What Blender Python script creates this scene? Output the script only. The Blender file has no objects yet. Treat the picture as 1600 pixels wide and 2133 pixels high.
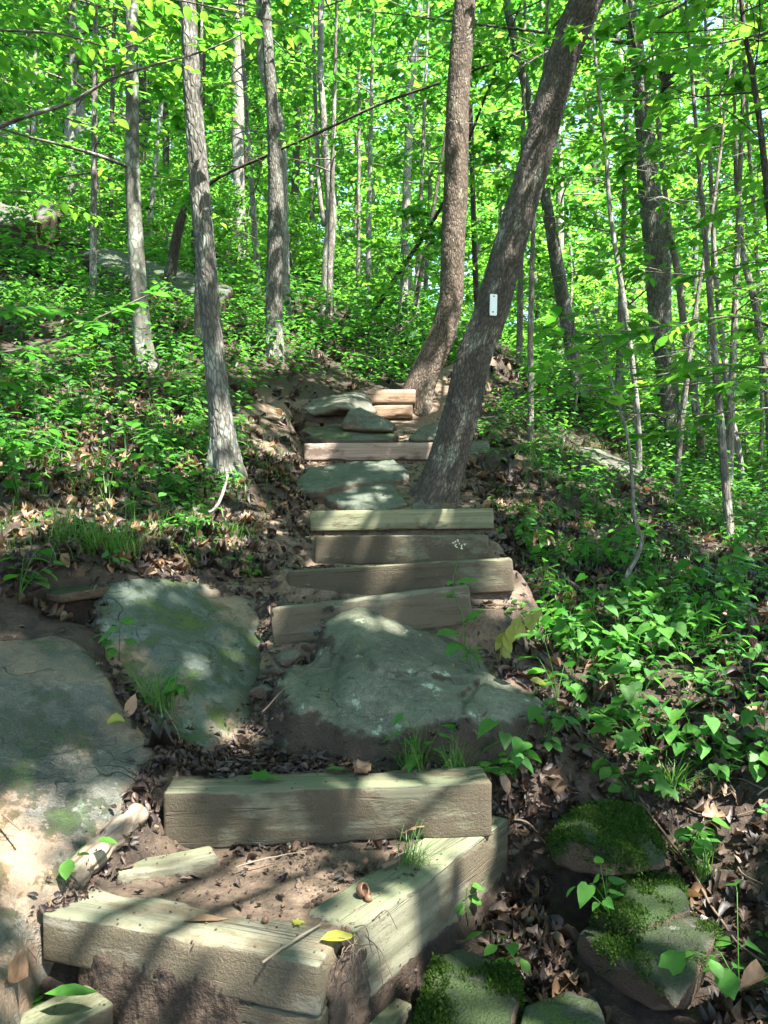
import bpy, bmesh, math, random
import numpy as np
from mathutils import Vector, Matrix

SEED = 11
rng = np.random.default_rng(SEED)
random.seed(SEED)
scene = bpy.context.scene
COL = scene.collection
FPX = 1600.0            # focal length of the photograph in its own pixels

def P(u, v, Y):
    return np.array([(u - 800.0) / FPX * Y, Y, (1066.5 - v) / FPX * Y])

# ------------------------------------------------------------------ noise
def _hash(ix, iy, iz, seed):
    h = (ix.astype(np.uint32) * np.uint32(374761393) + iy.astype(np.uint32) * np.uint32(668265263)
         + iz.astype(np.uint32) * np.uint32(2147483647) + np.uint32((seed * 974711 + 13) & 0xffffffff))
    h = (h ^ (h >> np.uint32(13))) * np.uint32(1274126177)
    h = h ^ (h >> np.uint32(16))
    h = h * np.uint32(2246822519)
    h = h ^ (h >> np.uint32(15))
    return h.astype(np.float64) / 4294967295.0

def vnoise(p, seed=0):
    p = np.asarray(p, float)
    i = np.floor(p).astype(np.int64)
    f = p - i
    f = f * f * f * (f * (f * 6 - 15) + 10)
    out = 0
    for dx in (0, 1):
        wx = f[:, 0] if dx else 1 - f[:, 0]
        for dy in (0, 1):
            wy = f[:, 1] if dy else 1 - f[:, 1]
            for dz in (0, 1):
                wz = f[:, 2] if dz else 1 - f[:, 2]
                out = out + wx * wy * wz * _hash(i[:, 0] + dx, i[:, 1] + dy, i[:, 2] + dz, seed)
    return out * 2 - 1

def fbm(p, octv=4, seed=0, gain=.5):
    a, s, t = 1.0, 0, 0
    p = np.asarray(p, float)
    for k in range(octv):
        s = s + a * vnoise(p, seed + k * 7)
        t += a
        a *= gain
        p = p * 2.03 + 3.7
    return s / t

# ------------------------------------------------------------------ mesh helpers
def link(o, parent=None):
    COL.objects.link(o)
    if parent is not None:
        o.parent = parent
    return o

def mesh_obj(name, V, faces, mat=None, parent=None, smooth=True, attrs=None):
    """V (n,3); faces: list of int arrays (m,k)"""
    me = bpy.data.meshes.new(name)
    V = np.ascontiguousarray(V, dtype=np.float32)
    me.vertices.add(len(V))
    me.vertices.foreach_set("co", V.ravel())
    faces = [np.asarray(f, dtype=np.int32) for f in faces if len(f)]
    nl = sum(f.size for f in faces)
    npoly = sum(len(f) for f in faces)
    me.loops.add(nl)
    me.polygons.add(npoly)
    loops = np.concatenate([f.ravel() for f in faces])
    sizes = np.concatenate([np.full(len(f), f.shape[1], np.int32) for f in faces])
    starts = np.concatenate([[0], np.cumsum(sizes)[:-1]]).astype(np.int32)
    me.loops.foreach_set("vertex_index", loops)
    me.polygons.foreach_set("loop_start", starts)
    try:
        me.polygons.foreach_set("loop_total", sizes)
    except Exception:
        pass
    me.update(calc_edges=True)
    me.validate()
    if smooth:
        me.polygons.foreach_set("use_smooth", np.ones(npoly, dtype=bool))
    if attrs:
        for k, a in attrs.items():
            a = np.asarray(a, dtype=np.float32)
            if a.ndim == 2:
                at = me.attributes.new(k, 'FLOAT_VECTOR', 'POINT')
                at.data.foreach_set("vector", np.ascontiguousarray(a).ravel())
            else:
                at = me.attributes.new(k, 'FLOAT', 'POINT')
                at.data.foreach_set("value", np.ascontiguousarray(a))
    if mat is not None:
        me.materials.append(mat)
    o = bpy.data.objects.new(name, me)
    return link(o, parent)

def tag(o, label=None, cat=None, group=None, kind=None):
    if label: o["label"] = label
    if cat: o["category"] = cat
    if group: o["group"] = group
    if kind: o["kind"] = kind
    return o

def empty(name, loc=(0, 0, 0), rz=0):
    o = bpy.data.objects.new(name, None)
    o.location = loc
    o.rotation_euler = (0, 0, rz)
    o.empty_display_size = .05
    return link(o)

def copy_tree(o, parent=None):
    c = o.copy()
    COL.objects.link(c)
    c.parent = parent
    if parent is not None:
        c.matrix_parent_inverse = o.matrix_parent_inverse.copy()
    for ch in list(o.children):
        copy_tree(ch, c)
    return c

class Acc:
    """gathers several pieces into one mesh"""
    def __init__(s):
        s.V = []; s.F = {}; s.n = 0; s.A = {}
    def add(s, V, faces, attrs=None):
        V = np.asarray(V, float)
        s.V.append(V)
        for f in faces:
            f = np.asarray(f)
            if len(f):
                s.F.setdefault(f.shape[1], []).append(f + s.n)
        if attrs:
            for k, a in attrs.items():
                s.A.setdefault(k, []).append(a)
        s.n += len(V)
    def obj(s, name, mat, parent=None, smooth=True, offset=None):
        V = np.concatenate(s.V)
        if offset is not None:
            V = V - np.asarray(offset)
        return mesh_obj(name, V, [np.concatenate(f) for f in s.F.values()], mat, parent, smooth,
                        {k: np.concatenate(a) for k, a in s.A.items()})

def catmull(pts, n):
    pts = np.asarray(pts, float)
    d = np.r_[0, np.cumsum(np.linalg.norm(np.diff(pts[:, :3], axis=0), axis=1) ** .5 + 1e-9)]
    t = np.linspace(0, d[-1], n)
    m = np.zeros_like(pts)
    for i in range(len(pts)):
        a, b = max(i - 1, 0), min(i + 1, len(pts) - 1)
        m[i] = (pts[b] - pts[a]) / (d[b] - d[a])
    k = np.clip(np.searchsorted(d, t, side='right') - 1, 0, len(pts) - 2)
    h = (d[k + 1] - d[k])[:, None]
    s = ((t - d[k]) / h[:, 0])[:, None]
    return ((2 * s**3 - 3 * s**2 + 1) * pts[k] + (s**3 - 2 * s**2 + s) * h * m[k]
            + (-2 * s**3 + 3 * s**2) * pts[k + 1] + (s**3 - s**2) * h * m[k + 1])

def frames(C):
    T = np.gradient(C, axis=0)
    T /= np.linalg.norm(T, axis=1)[:, None] + 1e-12
    ref = np.array([0, 1.0, 0]) if abs(T[len(T) // 2, 1]) < .85 else np.array([1.0, 0, 0])
    N = ref - (T @ ref)[:, None] * T
    N /= np.linalg.norm(N, axis=1)[:, None] + 1e-12
    B = np.cross(T, N)
    return T, N, B

def tube(C, R, nseg=8, cap=True, disp=None):
    """C (n,3) centre line, R (n,) radii. disp(theta grid, s grid) -> radius factor"""
    n = len(C)
    T, N, B = frames(C)
    s = np.r_[0, np.cumsum(np.linalg.norm(np.diff(C, axis=0), axis=1))]
    th = np.linspace(0, 2 * np.pi, nseg, endpoint=False)
    TH, S = np.meshgrid(th, s)
    RR = np.repeat(np.asarray(R)[:, None], nseg, 1)
    if disp is not None:
        RR = RR + disp(TH, S, RR)
    V = C[:, None, :] + RR[..., None] * (np.cos(TH)[..., None] * N[:, None, :] + np.sin(TH)[..., None] * B[:, None, :])
    co = np.stack([np.cos(TH) * np.asarray(R)[:, None], np.sin(TH) * np.asarray(R)[:, None], S], -1)
    idx = np.arange(n * nseg).reshape(n, nseg)
    a = idx[:-1]; b = idx[1:]
    q = np.stack([a, np.roll(a, -1, 1), np.roll(b, -1, 1), b], -1).reshape(-1, 4)
    fs = [q]
    V = V.reshape(-1, 3); co = co.reshape(-1, 3)
    if cap:
        V = np.vstack([V, C[0] - T[0] * R[0] * .2, C[-1] + T[-1] * R[-1] * .5])
        co = np.vstack([co, [0, 0, 0], [0, 0, s[-1]]])
        k0, k1 = n * nseg, n * nseg + 1
        r0 = idx[0]; r1 = idx[-1]
        fs.append(np.stack([np.full(nseg, k0), np.roll(r0, -1), r0], -1))
        fs.append(np.stack([np.full(nseg, k1), r1, np.roll(r1, -1)], -1))
    return V, fs, co

# ------------------------------------------------------------------ leaf templates: x across, y along, z up
def T_low():
    V = np.array([[0, 0, 0], [-.27, .45, .05], [0, 1, -.08], [.27, .45, .05]])
    return V, [np.array([[0, 3, 2], [0, 2, 1]])]
def T_oval(w=.27, droop=.12):
    V = np.array([[0, 0, 0], [-w * .8, .25, .05], [-w, .5, .05], [-w * .6, .78, .0], [0, 1, -droop],
                  [w * .6, .78, .0], [w, .5, .05], [w * .8, .25, .05], [0, .33, .0], [0, .7, -.03]])
    F3 = np.array([[0, 8, 1], [0, 7, 8], [3, 9, 4], [9, 5, 4]])
    F4 = np.array([[1, 8, 9, 2], [8, 7, 6, 9]])
    F3b = np.array([[2, 9, 3], [9, 6, 5]])
    return V, [np.vstack([F3, F3b]), F4]
def T_fan(out, mid=(0, .35, -.02), droop=.0):
    V = np.array([list(mid)] + [list(p) for p in out], float)
    k = len(out)
    F = np.array([[0, 1 + (i + 1) % k, 1 + i] for i in range(k)])
    V[:, 2] -= droop * V[:, 1] ** 2
    return V, [F]
def T_heart():
    o = [(0, 0, 0), (.16, -.10, .03), (.33, -.02, .05), (.40, .2, .05), (.33, .45, .03), (.17, .75, -.02), (0, 1.0, -.1),
         (-.17, .75, -.02), (-.33, .45, .03), (-.40, .2, .05), (-.33, -.02, .05), (-.16, -.10, .03)]
    return T_fan(o, (0, .33, -.03), .12)
def T_lobed():
    o = [(0, 0, 0), (.14, .1, 0), (.42, .02, .02), (.3, .26, 0), (.52, .48, .03), (.24, .52, 0), (.16, .68, 0), (0, 1, -.08),
         (-.16, .68, 0), (-.24, .52, 0), (-.52, .48, .03), (-.3, .26, 0), (-.42, .02, .02), (-.14, .1, 0)]
    return T_fan(o, (0, .36, -.02), .1)
def T_dead(k):
    r = np.random.default_rng(100 + k)
    np_ = 18 if k % 2 else 12
    ang = np.linspace(0, 2 * np.pi, np_ + 1)[:-1]
    o = []
    wd = r.uniform(.17, .30)
    lob = 1 + (.42 * np.where(np.arange(np_) % 2 == 0, 1, -1) if k % 2 else .12 * np.cos(ang * 5 + k))
    for a, l in zip(ang, lob):
        ta = .5 - .5 * math.cos(a)
        x = wd * math.sin(a) * (abs(math.sin(a)) ** .3) * (1 + (l - 1) * abs(math.sin(a))) * (.7 + .6 * ta); y = ta
        o.append((x, y, 0))
    V, F = T_fan(o, (0, .5, 0))
    cu = r.uniform(.8, 2.6); cv = r.uniform(-.8, 1.0)
    V[:, 2] = cu * np.abs(V[:, 0]) ** 1.4 * 1.3 + cv * (V[:, 1] - .5) ** 2 + r.uniform(-.05, .05, len(V)) + .5 * (V[:, 1] - .5) * V[:, 0] * r.normal()
    V[:, 1] -= .5
    return V, F

def leaves(pos, dirs, nrm, size, tmpl, acc=None):
    V0, fs = tmpl
    pos = np.asarray(pos, float); n = len(pos)
    d = dirs / (np.linalg.norm(dirs, axis=1)[:, None] + 1e-9)
    x = np.cross(d, nrm); x /= np.linalg.norm(x, axis=1)[:, None] + 1e-9
    z = np.cross(x, d)
    V = (pos[:, None, :] + size[:, None, None] * (V0[None, :, 0, None] * x[:, None, :] + V0[None, :, 1, None] * d[:, None, :]
                                                 + V0[None, :, 2, None] * z[:, None, :])).reshape(-1, 3)
    k = len(V0)
    off = (np.arange(n) * k)[:, None, None]
    return V, [(f[None] + off).reshape(-1, f.shape[1]) for f in fs]

def unit(a):
    return a / (np.linalg.norm(a, axis=-1, keepdims=True) + 1e-9)

# ------------------------------------------------------------------ materials
class NT:
    def __init__(s, name):
        s.m = bpy.data.materials.new(name); s.m.use_nodes = True
        s.t = s.m.node_tree; s.t.nodes.clear()
        s.out = s.n('ShaderNodeOutputMaterial')
    def n(s, typ, **kw):
        nd = s.t.nodes.new(typ)
        for k, v in kw.items():
            if hasattr(nd, k) and k not in ('Scale',):
                setattr(nd, k, v)
        return nd
    def l(s, a, b): s.t.links.new(a, b)
    def setin(s, nd, k, v):
        if hasattr(v, 'is_output') or isinstance(v, bpy.types.NodeSocket): s.l(v, nd.inputs[k])
        else: nd.inputs[k].default_value = v
    def noise(s, vec, scale, detail=5, rough=.55, dist=0):
        nd = s.n('ShaderNodeTexNoise'); s.l(vec, nd.inputs['Vector'])
        nd.inputs['Scale'].default_value = scale; nd.inputs['Detail'].default_value = detail
        nd.inputs['Roughness'].default_value = rough; nd.inputs['Distortion'].default_value = dist
        return nd.outputs['Fac']
    def voro(s, vec, scale, feature='F1', rand=1):
        nd = s.n('ShaderNodeTexVoronoi'); nd.feature = feature; s.l(vec, nd.inputs['Vector'])
        nd.inputs['Scale'].default_value = scale; nd.inputs['Randomness'].default_value = rand
        return nd.outputs['Distance']
    def mapping(s, vec, scale=(1, 1, 1), loc=(0, 0, 0)):
        nd = s.n('ShaderNodeMapping'); s.l(vec, nd.inputs['Vector'])
        nd.inputs['Scale'].default_value = scale; nd.inputs['Location'].default_value = loc
        return nd.outputs['Vector']
    def ramp(s, fac, stops, interp='LINEAR'):
        nd = s.n('ShaderNodeValToRGB'); s.l(fac, nd.inputs['Fac'])
        cr = nd.color_ramp; cr.interpolation = interp
        while len(cr.elements) < len(stops): cr.elements.new(.5)
        for e, (p, c) in zip(cr.elements, stops):
            e.position = p
            e.color = (c[0], c[1], c[2], 1) if hasattr(c, '__len__') else (c, c, c, 1)
        return nd.outputs['Color']
    def math(s, op, a, b=0.0, clamp=False):
        nd = s.n('ShaderNodeMath'); nd.operation = op; nd.use_clamp = clamp
        s.setin(nd, 0, a); s.setin(nd, 1, b)
        return nd.outputs[0]
    def mix(s, fac, a, b, mode='MIX'):
        nd = s.n('ShaderNodeMix'); nd.data_type = 'RGBA'; nd.blend_type = mode
        s.setin(nd, 0, fac)
        for k, v in ((6, a), (7, b)):
            if isinstance(v, bpy.types.NodeSocket): s.l(v, nd.inputs[k])
            else: nd.inputs[k].default_value = (v[0], v[1], v[2], 1)
        return nd.outputs[2]
    def attr(s, name, out='Vector'):
        nd = s.n('ShaderNodeAttribute'); nd.attribute_name = name
        return nd.outputs[out]
    def bump(s, h, strength=.5, dist=.01, normal=None):
        nd = s.n('ShaderNodeBump'); s.l(h, nd.inputs['Height'])
        nd.inputs['Strength'].default_value = strength; nd.inputs['Distance'].default_value = dist
        if normal is not None: s.l(normal, nd.inputs['Normal'])
        return nd.outputs['Normal']
    def pbsdf(s, col, rough=.8, normal=None, spec=.3):
        b = s.n('ShaderNodeBsdfPrincipled')
        s.setin(b, 'Base Color', col if isinstance(col, bpy.types.NodeSocket) else (*col, 1))
        s.setin(b, 'Roughness', rough)
        s.setin(b, 'Specular IOR Level', spec)
        if normal is not None: s.l(normal, b.inputs['Normal'])
        return b
    def fin(s, shader):
        s.l(shader, s.out.inputs['Surface']); return s.m
    def obj(s): return s.n('ShaderNodeTexCoord').outputs['Object']
    def gen_normal(s): return s.n('ShaderNodeTexCoord').outputs['Normal']
    def sep(s, v, ax):
        nd = s.n('ShaderNodeSeparateXYZ'); s.l(v, nd.inputs[0]); return nd.outputs[ax]
    def geo(s, o): return s.n('ShaderNodeNewGeometry').outputs[o]

def leaf_mat(name, cols, tcols, trans=.45, rough=.42, spec=.35):
    m = NT(name)
    r = m.geo('Random Per Island')
    n = len(cols)
    c = m.ramp(r, [(i / max(n - 1, 1), x) for i, x in enumerate(cols)])
    t = m.ramp(r, [(i / max(n - 1, 1), x) for i, x in enumerate(tcols)])
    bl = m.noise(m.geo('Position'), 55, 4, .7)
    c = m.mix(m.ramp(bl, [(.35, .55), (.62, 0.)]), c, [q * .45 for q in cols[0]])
    b = m.pbsdf(c, rough, spec=spec)
    tr = m.n('ShaderNodeBsdfTranslucent'); m.l(t, tr.inputs['Color'])
    mx = m.n('ShaderNodeMixShader'); mx.inputs[0].default_value = trans
    m.l(b.outputs[0], mx.inputs[1]); m.l(tr.outputs[0], mx.inputs[2])
    return m.fin(mx.outputs[0])

def bark_mat(name, dark, light, cell=(30, 30, 9), furrow=.5, lichen=.0, lichen_col=(.42, .46, .40), moss=.0, bump=.9, dist=.012):
    m = NT(name)
    v = m.attr('bark_co')
    wn = m.n('ShaderNodeTexNoise'); m.l(v, wn.inputs['Vector']); wn.inputs['Scale'].default_value = 9
    vv = m.n('ShaderNodeVectorMath'); vv.operation = 'MULTIPLY_ADD'
    m.l(wn.outputs['Color'], vv.inputs[0]); vv.inputs[1].default_value = (.035, .035, .10); m.l(v, vv.inputs[2])
    mv = m.mapping(vv.outputs[0], cell)
    ed = m.voro(mv, 1.0, 'DISTANCE_TO_EDGE')
    plate = m.ramp(ed, [(0, 0.), (furrow * .5, .75), (1, 1.)])
    fine = m.noise(m.mapping(v, (60, 60, 22)), 1.0, 6, .65)
    mid = m.noise(m.mapping(v, (9, 9, 4)), 1.0, 4, .6)
    h = m.math('MULTIPLY', m.math('ADD', plate, m.math('MULTIPLY', fine, .7)), .6)
    colA = m.mix(m.math('MULTIPLY', h, 1.05, True), dark, light)
    colA = m.mix(m.ramp(mid, [(.35, 0.), (.75, .55)]), colA, [c * .6 for c in dark])
    if lichen > 0:
        ln = m.noise(m.mapping(v, (7, 7, 3.5)), 1.0, 7, .7)
        lm = m.ramp(ln, [(.62 - lichen * .25, 0.), (.70 - lichen * .2, .85)])
        colA = m.mix(m.math('MULTIPLY', lm, m.math('ADD', plate, .1, True)), colA, lichen_col)
    if moss > 0:
        z = m.sep(v, 2)
        mn = m.noise(m.mapping(v, (14, 14, 7)), 1.0, 5, .65)
        mm = m.math('SUBTRACT', m.math('MULTIPLY', mn, 1.5), m.math('DIVIDE', z, moss))
        colA = m.mix(m.ramp(mm, [(.15, 0.), (.45, .8)]), colA, (.055, .075, .018))
    nrm = m.bump(h, bump, dist)
    return m.fin(m.pbsdf(colA, .88, nrm, .2).outputs[0])

def wood_mat(name, c1, c2, mud=.35, green=.4, mudcol=(.070, .055, .034)):
    m = NT(name)
    o = m.obj()
    inf = m.n('ShaderNodeObjectInfo')
    ofs = m.n('ShaderNodeVectorMath'); ofs.operation = 'MULTIPLY_ADD'
    m.l(inf.outputs['Random'], ofs.inputs[0]); ofs.inputs[1].default_value = (7, 5, 3); m.l(o, ofs.inputs[2])
    p = ofs.outputs[0]
    g = m.noise(m.mapping(p, (1.2, 26, 26)), 1.0, 6, .6, .6)
    g2 = m.noise(m.mapping(p, (2.5, 90, 90)), 1.0, 3, .6, .3)
    big = m.noise(m.mapping(p, (2.2, 5, 5)), 1.0, 4, .6)
    grain = m.math('ADD', m.math('MULTIPLY', g, .65), m.math('MULTIPLY', g2, .35))
    col = m.mix(m.ramp(grain, [(.36, 0.), (.62, 1.)]), c1, c2)
    ck = m.noise(m.mapping(p, (1.1, 34, 34), (4, 2, 1)), 1.0, 2, .5, .25)
    crack = m.ramp(m.math('ABSOLUTE', m.math('SUBTRACT', ck, .5)), [(.0, 1.), (.016, 0.)])
    cw = m.ramp(m.noise(m.mapping(p, (1.6, 6, 6), (1, 7, 2)), 1.0, 3, .5), [(.48, 0.), (.56, 1.)])
    crack = m.math('MULTIPLY', crack, cw)
    col = m.mix(m.math('MULTIPLY', crack, .85), col, (.02, .017, .012))
    nz = m.sep(m.gen_normal(), 2)
    gm = m.noise(m.mapping(p, (3, 9, 9)), 1.0, 5, .65)
    up = m.ramp(nz, [(.2, .25), (.8, 1.)])
    gmask = m.math('MULTIPLY', m.math('MULTIPLY', m.ramp(gm, [(.34, 0.), (.62, 1.)]), up), green)
    col = m.mix(gmask, col, (.098, .118, .060))
    nx = m.math('ABSOLUTE', m.sep(m.gen_normal(), 0))
    yy = m.math('SUBTRACT', m.sep(o, 1), .05); zz = m.math('ADD', m.sep(o, 2), .11)
    rad = m.math('POWER', m.math('ADD', m.math('MULTIPLY', yy, yy), m.math('MULTIPLY', zz, zz)), .5)
    rings = m.math('SINE', m.math('ADD', m.math('MULTIPLY', rad, 520.0), m.math('MULTIPLY', big, 9.0)))
    rc = m.mix(m.math('MULTIPLY', m.math('ADD', rings, 1.0), .5), [c * .7 for c in c1], c2)
    col = m.mix(m.ramp(nx, [(.75, 0.), (.9, .85)]), col, rc)
    # splashed mud with its own ragged outline
    mn = m.noise(m.mapping(p, (5, 11, 11)), 1.0, 8, .72)
    fl = m.noise(p, 120, 4, .75)
    mm = m.math('ADD', mn, m.math('MULTIPLY', m.math('SUBTRACT', big, .5), .9))
    lo = .78 - mud * .55
    side = m.ramp(nz, [(.3, 0.), (.8, .17)])
    mask = m.ramp(m.math('SUBTRACT', mm, side), [(lo - .05, 0.), (lo + .09, .92)])
    speck = m.ramp(fl, [(.60, 0.), (.68, .8)])
    mask2 = m.math('MAXIMUM', mask, m.math('MULTIPLY', speck, .6))
    mcol = m.mix(fl, [c * .65 for c in mudcol], [c * 1.5 for c in mudcol])
    col = m.mix(mask2, col, mcol)
    h = m.math('ADD', m.math('MULTIPLY', grain, .6), m.math('MULTIPLY', m.math('MULTIPLY', mask2, fl), 1.3))
    h = m.math('SUBTRACT', h, m.math('MULTIPLY', crack, 1.5))
    return m.fin(m.pbsdf(col, .78, m.bump(h, .7, .006), .25).outputs[0])

def rock_mat(name, base, light, dirt=0.0, moss=0.0, lichen=.3, dirtcol=(.085, .057, .036), mosscol=(.05, .085, .012), rough=.72, spec=.35, band=0.0, green=(.12, .17, .11), gfac=.5, clay=0.0):
    m = NT(name)
    o = m.obj()
    g = m.geo('Position'); nz = m.sep(m.geo('Normal'), 2)
    n1 = m.noise(o, 5, 8, .72); n2 = m.noise(o, 38, 6, .7); n3 = m.noise(o, 150, 3, .6)
    col = m.mix(m.ramp(n1, [(.36, 0.), (.62, 1.)]), base, light)
    n4 = m.noise(m.mapping(o, (1, 1, 1), (4, 4, 1)), 2.6, 7, .68)
    col = m.mix(m.ramp(n4, [(.50, 0.), (.60, .55)]), col, [c * .5 for c in base])
    col = m.mix(m.ramp(n2, [(.35, .6), (.6, 0.)]), col, [c * .45 for c in base])
    vd = m.n('ShaderNodeVectorMath'); vd.operation = 'MULTIPLY_ADD'
    wn = m.n('ShaderNodeTexNoise'); m.l(o, wn.inputs['Vector']); wn.inputs['Scale'].default_value = 5
    m.l(wn.outputs['Color'], vd.inputs[0]); vd.inputs[1].default_value = (.22, .22, .22); m.l(o, vd.inputs[2])
    ce = m.voro(m.mapping(vd.outputs[0], (1, 1.6, 3)), 3.6, 'DISTANCE_TO_EDGE')
    cmask = m.ramp(m.noise(m.mapping(o, (1, 1, 1), (7, 7, 2)), 3.5, 3, .5), [(.52, 0.), (.60, 1.)])
    crk = m.math('MULTIPLY', m.ramp(ce, [(0., 1.), (.010, 0.)]), cmask)
    grainc = m.ramp(n3, [(.36, .55), (.5, 0.)])
    col = m.mix(grainc, col, [c * .5 for c in base])
    col = m.mix(m.ramp(n3, [(.60, 0.), (.70, .5)]), col, [min(1, c * 1.5) for c in light])
    if gfac > 0:
        gg = m.noise(o, 3.1, 6, .7)
        up = m.ramp(nz, [(-.1, .0), (.6, 1.)])
        col = m.mix(m.math('MULTIPLY', m.math('MULTIPLY', m.ramp(gg, [(.3, 0.), (.6, 1.)]), up), gfac), col, green)
    if lichen > 0:
        ln = m.noise(m.mapping(o, (1, 1, 1), (3, 1, 7)), 9, 8, .75)
        col = m.mix(m.ramp(ln, [(.60, 0.), (.66, lichen)]), col, (.34, .42, .30))
        ld = m.noise(m.mapping(o, (1, 1, 1), (9, 4, 2)), 6, 8, .8)
        col = m.mix(m.ramp(ld, [(.62, 0.), (.68, lichen)]), col, (.035, .045, .03))
    col = m.mix(m.math("MULTIPLY", crk, .6), col, (.012, .011, .009))
    h = m.math('ADD', m.math('MULTIPLY', n2, .8), m.math('MULTIPLY', n3, .4))
    h = m.math('SUBTRACT', h, m.math('MULTIPLY', crk, 1.2))
    if clay > 0:
        cn = m.noise(m.mapping(o, (1, 1, 1), (1, 8, 3)), 2.3, 6, .6)
        col = m.mix(m.ramp(cn, [(.62 - clay * .3, 0.), (.72 - clay * .2, .8)]), col, (.24, .145, .085))
    if dirt > 0:
        dn = m.noise(m.mapping(o, (1, 1, 1), (5, 2, 9)), 7, 7, .7)
        a = m.math('SUBTRACT', m.math('MULTIPLY', dn, 1.5), m.math('MULTIPLY', nz, 1.05))
        dm = m.ramp(a, [(.46 - dirt * .5, 0.), (.60 - dirt * .5, .95)])
        dcol = m.mix(n3, [c * .55 for c in dirtcol], [c * 1.35 for c in dirtcol])
        col = m.mix(dm, col, dcol)
        h = m.math('ADD', h, m.math('MULTIPLY', m.math('MULTIPLY', dm, n3), .5))
    if moss > 0:
        mn = m.noise(m.mapping(o, (1, 1, 1), (2, 6, 4)), 6, 8, .72)
        a = m.math('ADD', mn, m.math('MULTIPLY', nz, .22))
        mk = m.ramp(a, [(.85 - moss * .55, 0.), (.95 - moss * .5, .95)])
        mcol = m.mix(n3, [c * .5 for c in mosscol], [c * 1.7 for c in mosscol])
        col = m.mix(mk, col, mcol)
        h = m.math('ADD', h, m.math('MULTIPLY', mk, m.math('ADD', m.math('MULTIPLY', n3, 1.2), .4)))
    return m.fin(m.pbsdf(col, rough, m.bump(h, .9, .015), spec).outputs[0])

def plain_mat(name, col, rough=.6, spec=.3, var=.25, scale=30):
    m = NT(name)
    n = m.noise(m.obj(), scale, 5, .65)
    c = m.mix(n, [x * (1 - var) for x in col], [min(1, x * (1 + var)) for x in col])
    return m.fin(m.pbsdf(c, rough, m.bump(n, .4, .004), spec).outputs[0])

M = {}
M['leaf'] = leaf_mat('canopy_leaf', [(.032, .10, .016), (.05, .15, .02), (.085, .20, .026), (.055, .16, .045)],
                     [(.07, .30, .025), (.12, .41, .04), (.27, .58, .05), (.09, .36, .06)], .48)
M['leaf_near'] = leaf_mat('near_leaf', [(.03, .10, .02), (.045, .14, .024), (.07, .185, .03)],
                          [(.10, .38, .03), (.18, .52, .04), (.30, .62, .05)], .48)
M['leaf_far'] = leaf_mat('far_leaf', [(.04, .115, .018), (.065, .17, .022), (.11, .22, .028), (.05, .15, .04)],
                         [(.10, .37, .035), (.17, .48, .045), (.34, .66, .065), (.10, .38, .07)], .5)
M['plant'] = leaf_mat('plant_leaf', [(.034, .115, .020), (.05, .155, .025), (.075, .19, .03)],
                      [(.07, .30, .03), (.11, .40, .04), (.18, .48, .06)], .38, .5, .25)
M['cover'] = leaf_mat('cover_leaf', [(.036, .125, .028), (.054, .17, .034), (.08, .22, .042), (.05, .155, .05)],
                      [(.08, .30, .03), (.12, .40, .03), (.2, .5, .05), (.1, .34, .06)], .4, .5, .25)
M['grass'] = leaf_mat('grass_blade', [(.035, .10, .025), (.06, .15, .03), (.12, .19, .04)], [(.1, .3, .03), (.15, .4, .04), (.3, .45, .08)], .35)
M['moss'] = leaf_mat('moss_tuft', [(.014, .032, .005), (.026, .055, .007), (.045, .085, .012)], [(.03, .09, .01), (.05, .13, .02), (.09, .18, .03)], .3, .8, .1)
M['yellow'] = leaf_mat('yellowing_leaf', [(.30, .28, .05), (.22, .25, .05)], [(.5, .45, .06), (.4, .42, .06)], .35)
M['dead'] = leaf_mat('dead_leaf', [(.016, .011, .009), (.045, .027, .019), (.022, .016, .013), (.085, .05, .032), (.018, .013, .011), (.035, .022, .017), (.15, .10, .064), (.02, .015, .012)],
                     [(.03, .015, .008), (.07, .035, .015), (.03, .015, .01), (.13, .065, .03), (.03, .015, .01), (.05, .03, .01), (.2, .12, .06), (.03, .02, .01)], .12, .5, .35)
M['dead_pale'] = leaf_mat('dry_leaf', [(.20, .115, .065), (.27, .17, .10), (.15, .085, .05)], [(.25, .13, .05), (.3, .18, .08), (.2, .1, .04)], .2, .5, .3)
M['bark_oak'] = bark_mat('furrowed_bark', (.020, .016, .013), (.165, .14, .112), (62, 62, 17), .55, .35, (.34, .35, .27), moss=.35)
M['bark_oak_brown'] = bark_mat('brown_furrowed_bark', (.026, .018, .013), (.215, .165, .125), (54, 54, 16), .55, .22, (.36, .33, .24), moss=.3)
M['bark_shag'] = bark_mat('shaggy_grey_bark', (.036, .032, .027), (.20, .19, .16), (48, 48, 11.0), .45, .42, (.27, .31, .25), moss=.45, bump=1.0)
M['bark_smooth'] = bark_mat('smooth_mottled_bark', (.05, .048, .037), (.135, .132, .105), (14, 14, 8), .2, .5, (.30, .33, .27), moss=.4, bump=.35, dist=.006)
M['bark_thin'] = bark_mat('thin_grey_bark', (.06, .05, .04), (.24, .21, .175), (40, 40, 10), .35, .45, (.42, .43, .36), moss=.3, bump=.6)
M['bark_dark'] = bark_mat('dark_bark', (.025, .02, .016), (.11, .09, .07), (40, 40, 10), .4, .25, (.25, .27, .2), bump=.7)
M['bark_pale'] = bark_mat('pale_bark', (.09, .082, .068), (.30, .28, .24), (36, 36, 7), .35, .4, (.42, .43, .37), bump=.6)
M['wood'] = wood_mat('weathered_timber', (.072, .067, .044), (.160, .150, .106), .42, .75)
M['wood_green'] = wood_mat('algae_timber', (.095, .098, .055), (.205, .205, .125), .34, .9)
M['wood_mud'] = wood_mat('muddy_timber', (.085, .078, .056), (.185, .172, .130), .76, .45, (.080, .064, .040))
M['wood_mud_dark'] = wood_mat('mud_caked_timber', (.068, .063, .042), (.140, .131, .09), .72, .7, (.055, .043, .027))
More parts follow.
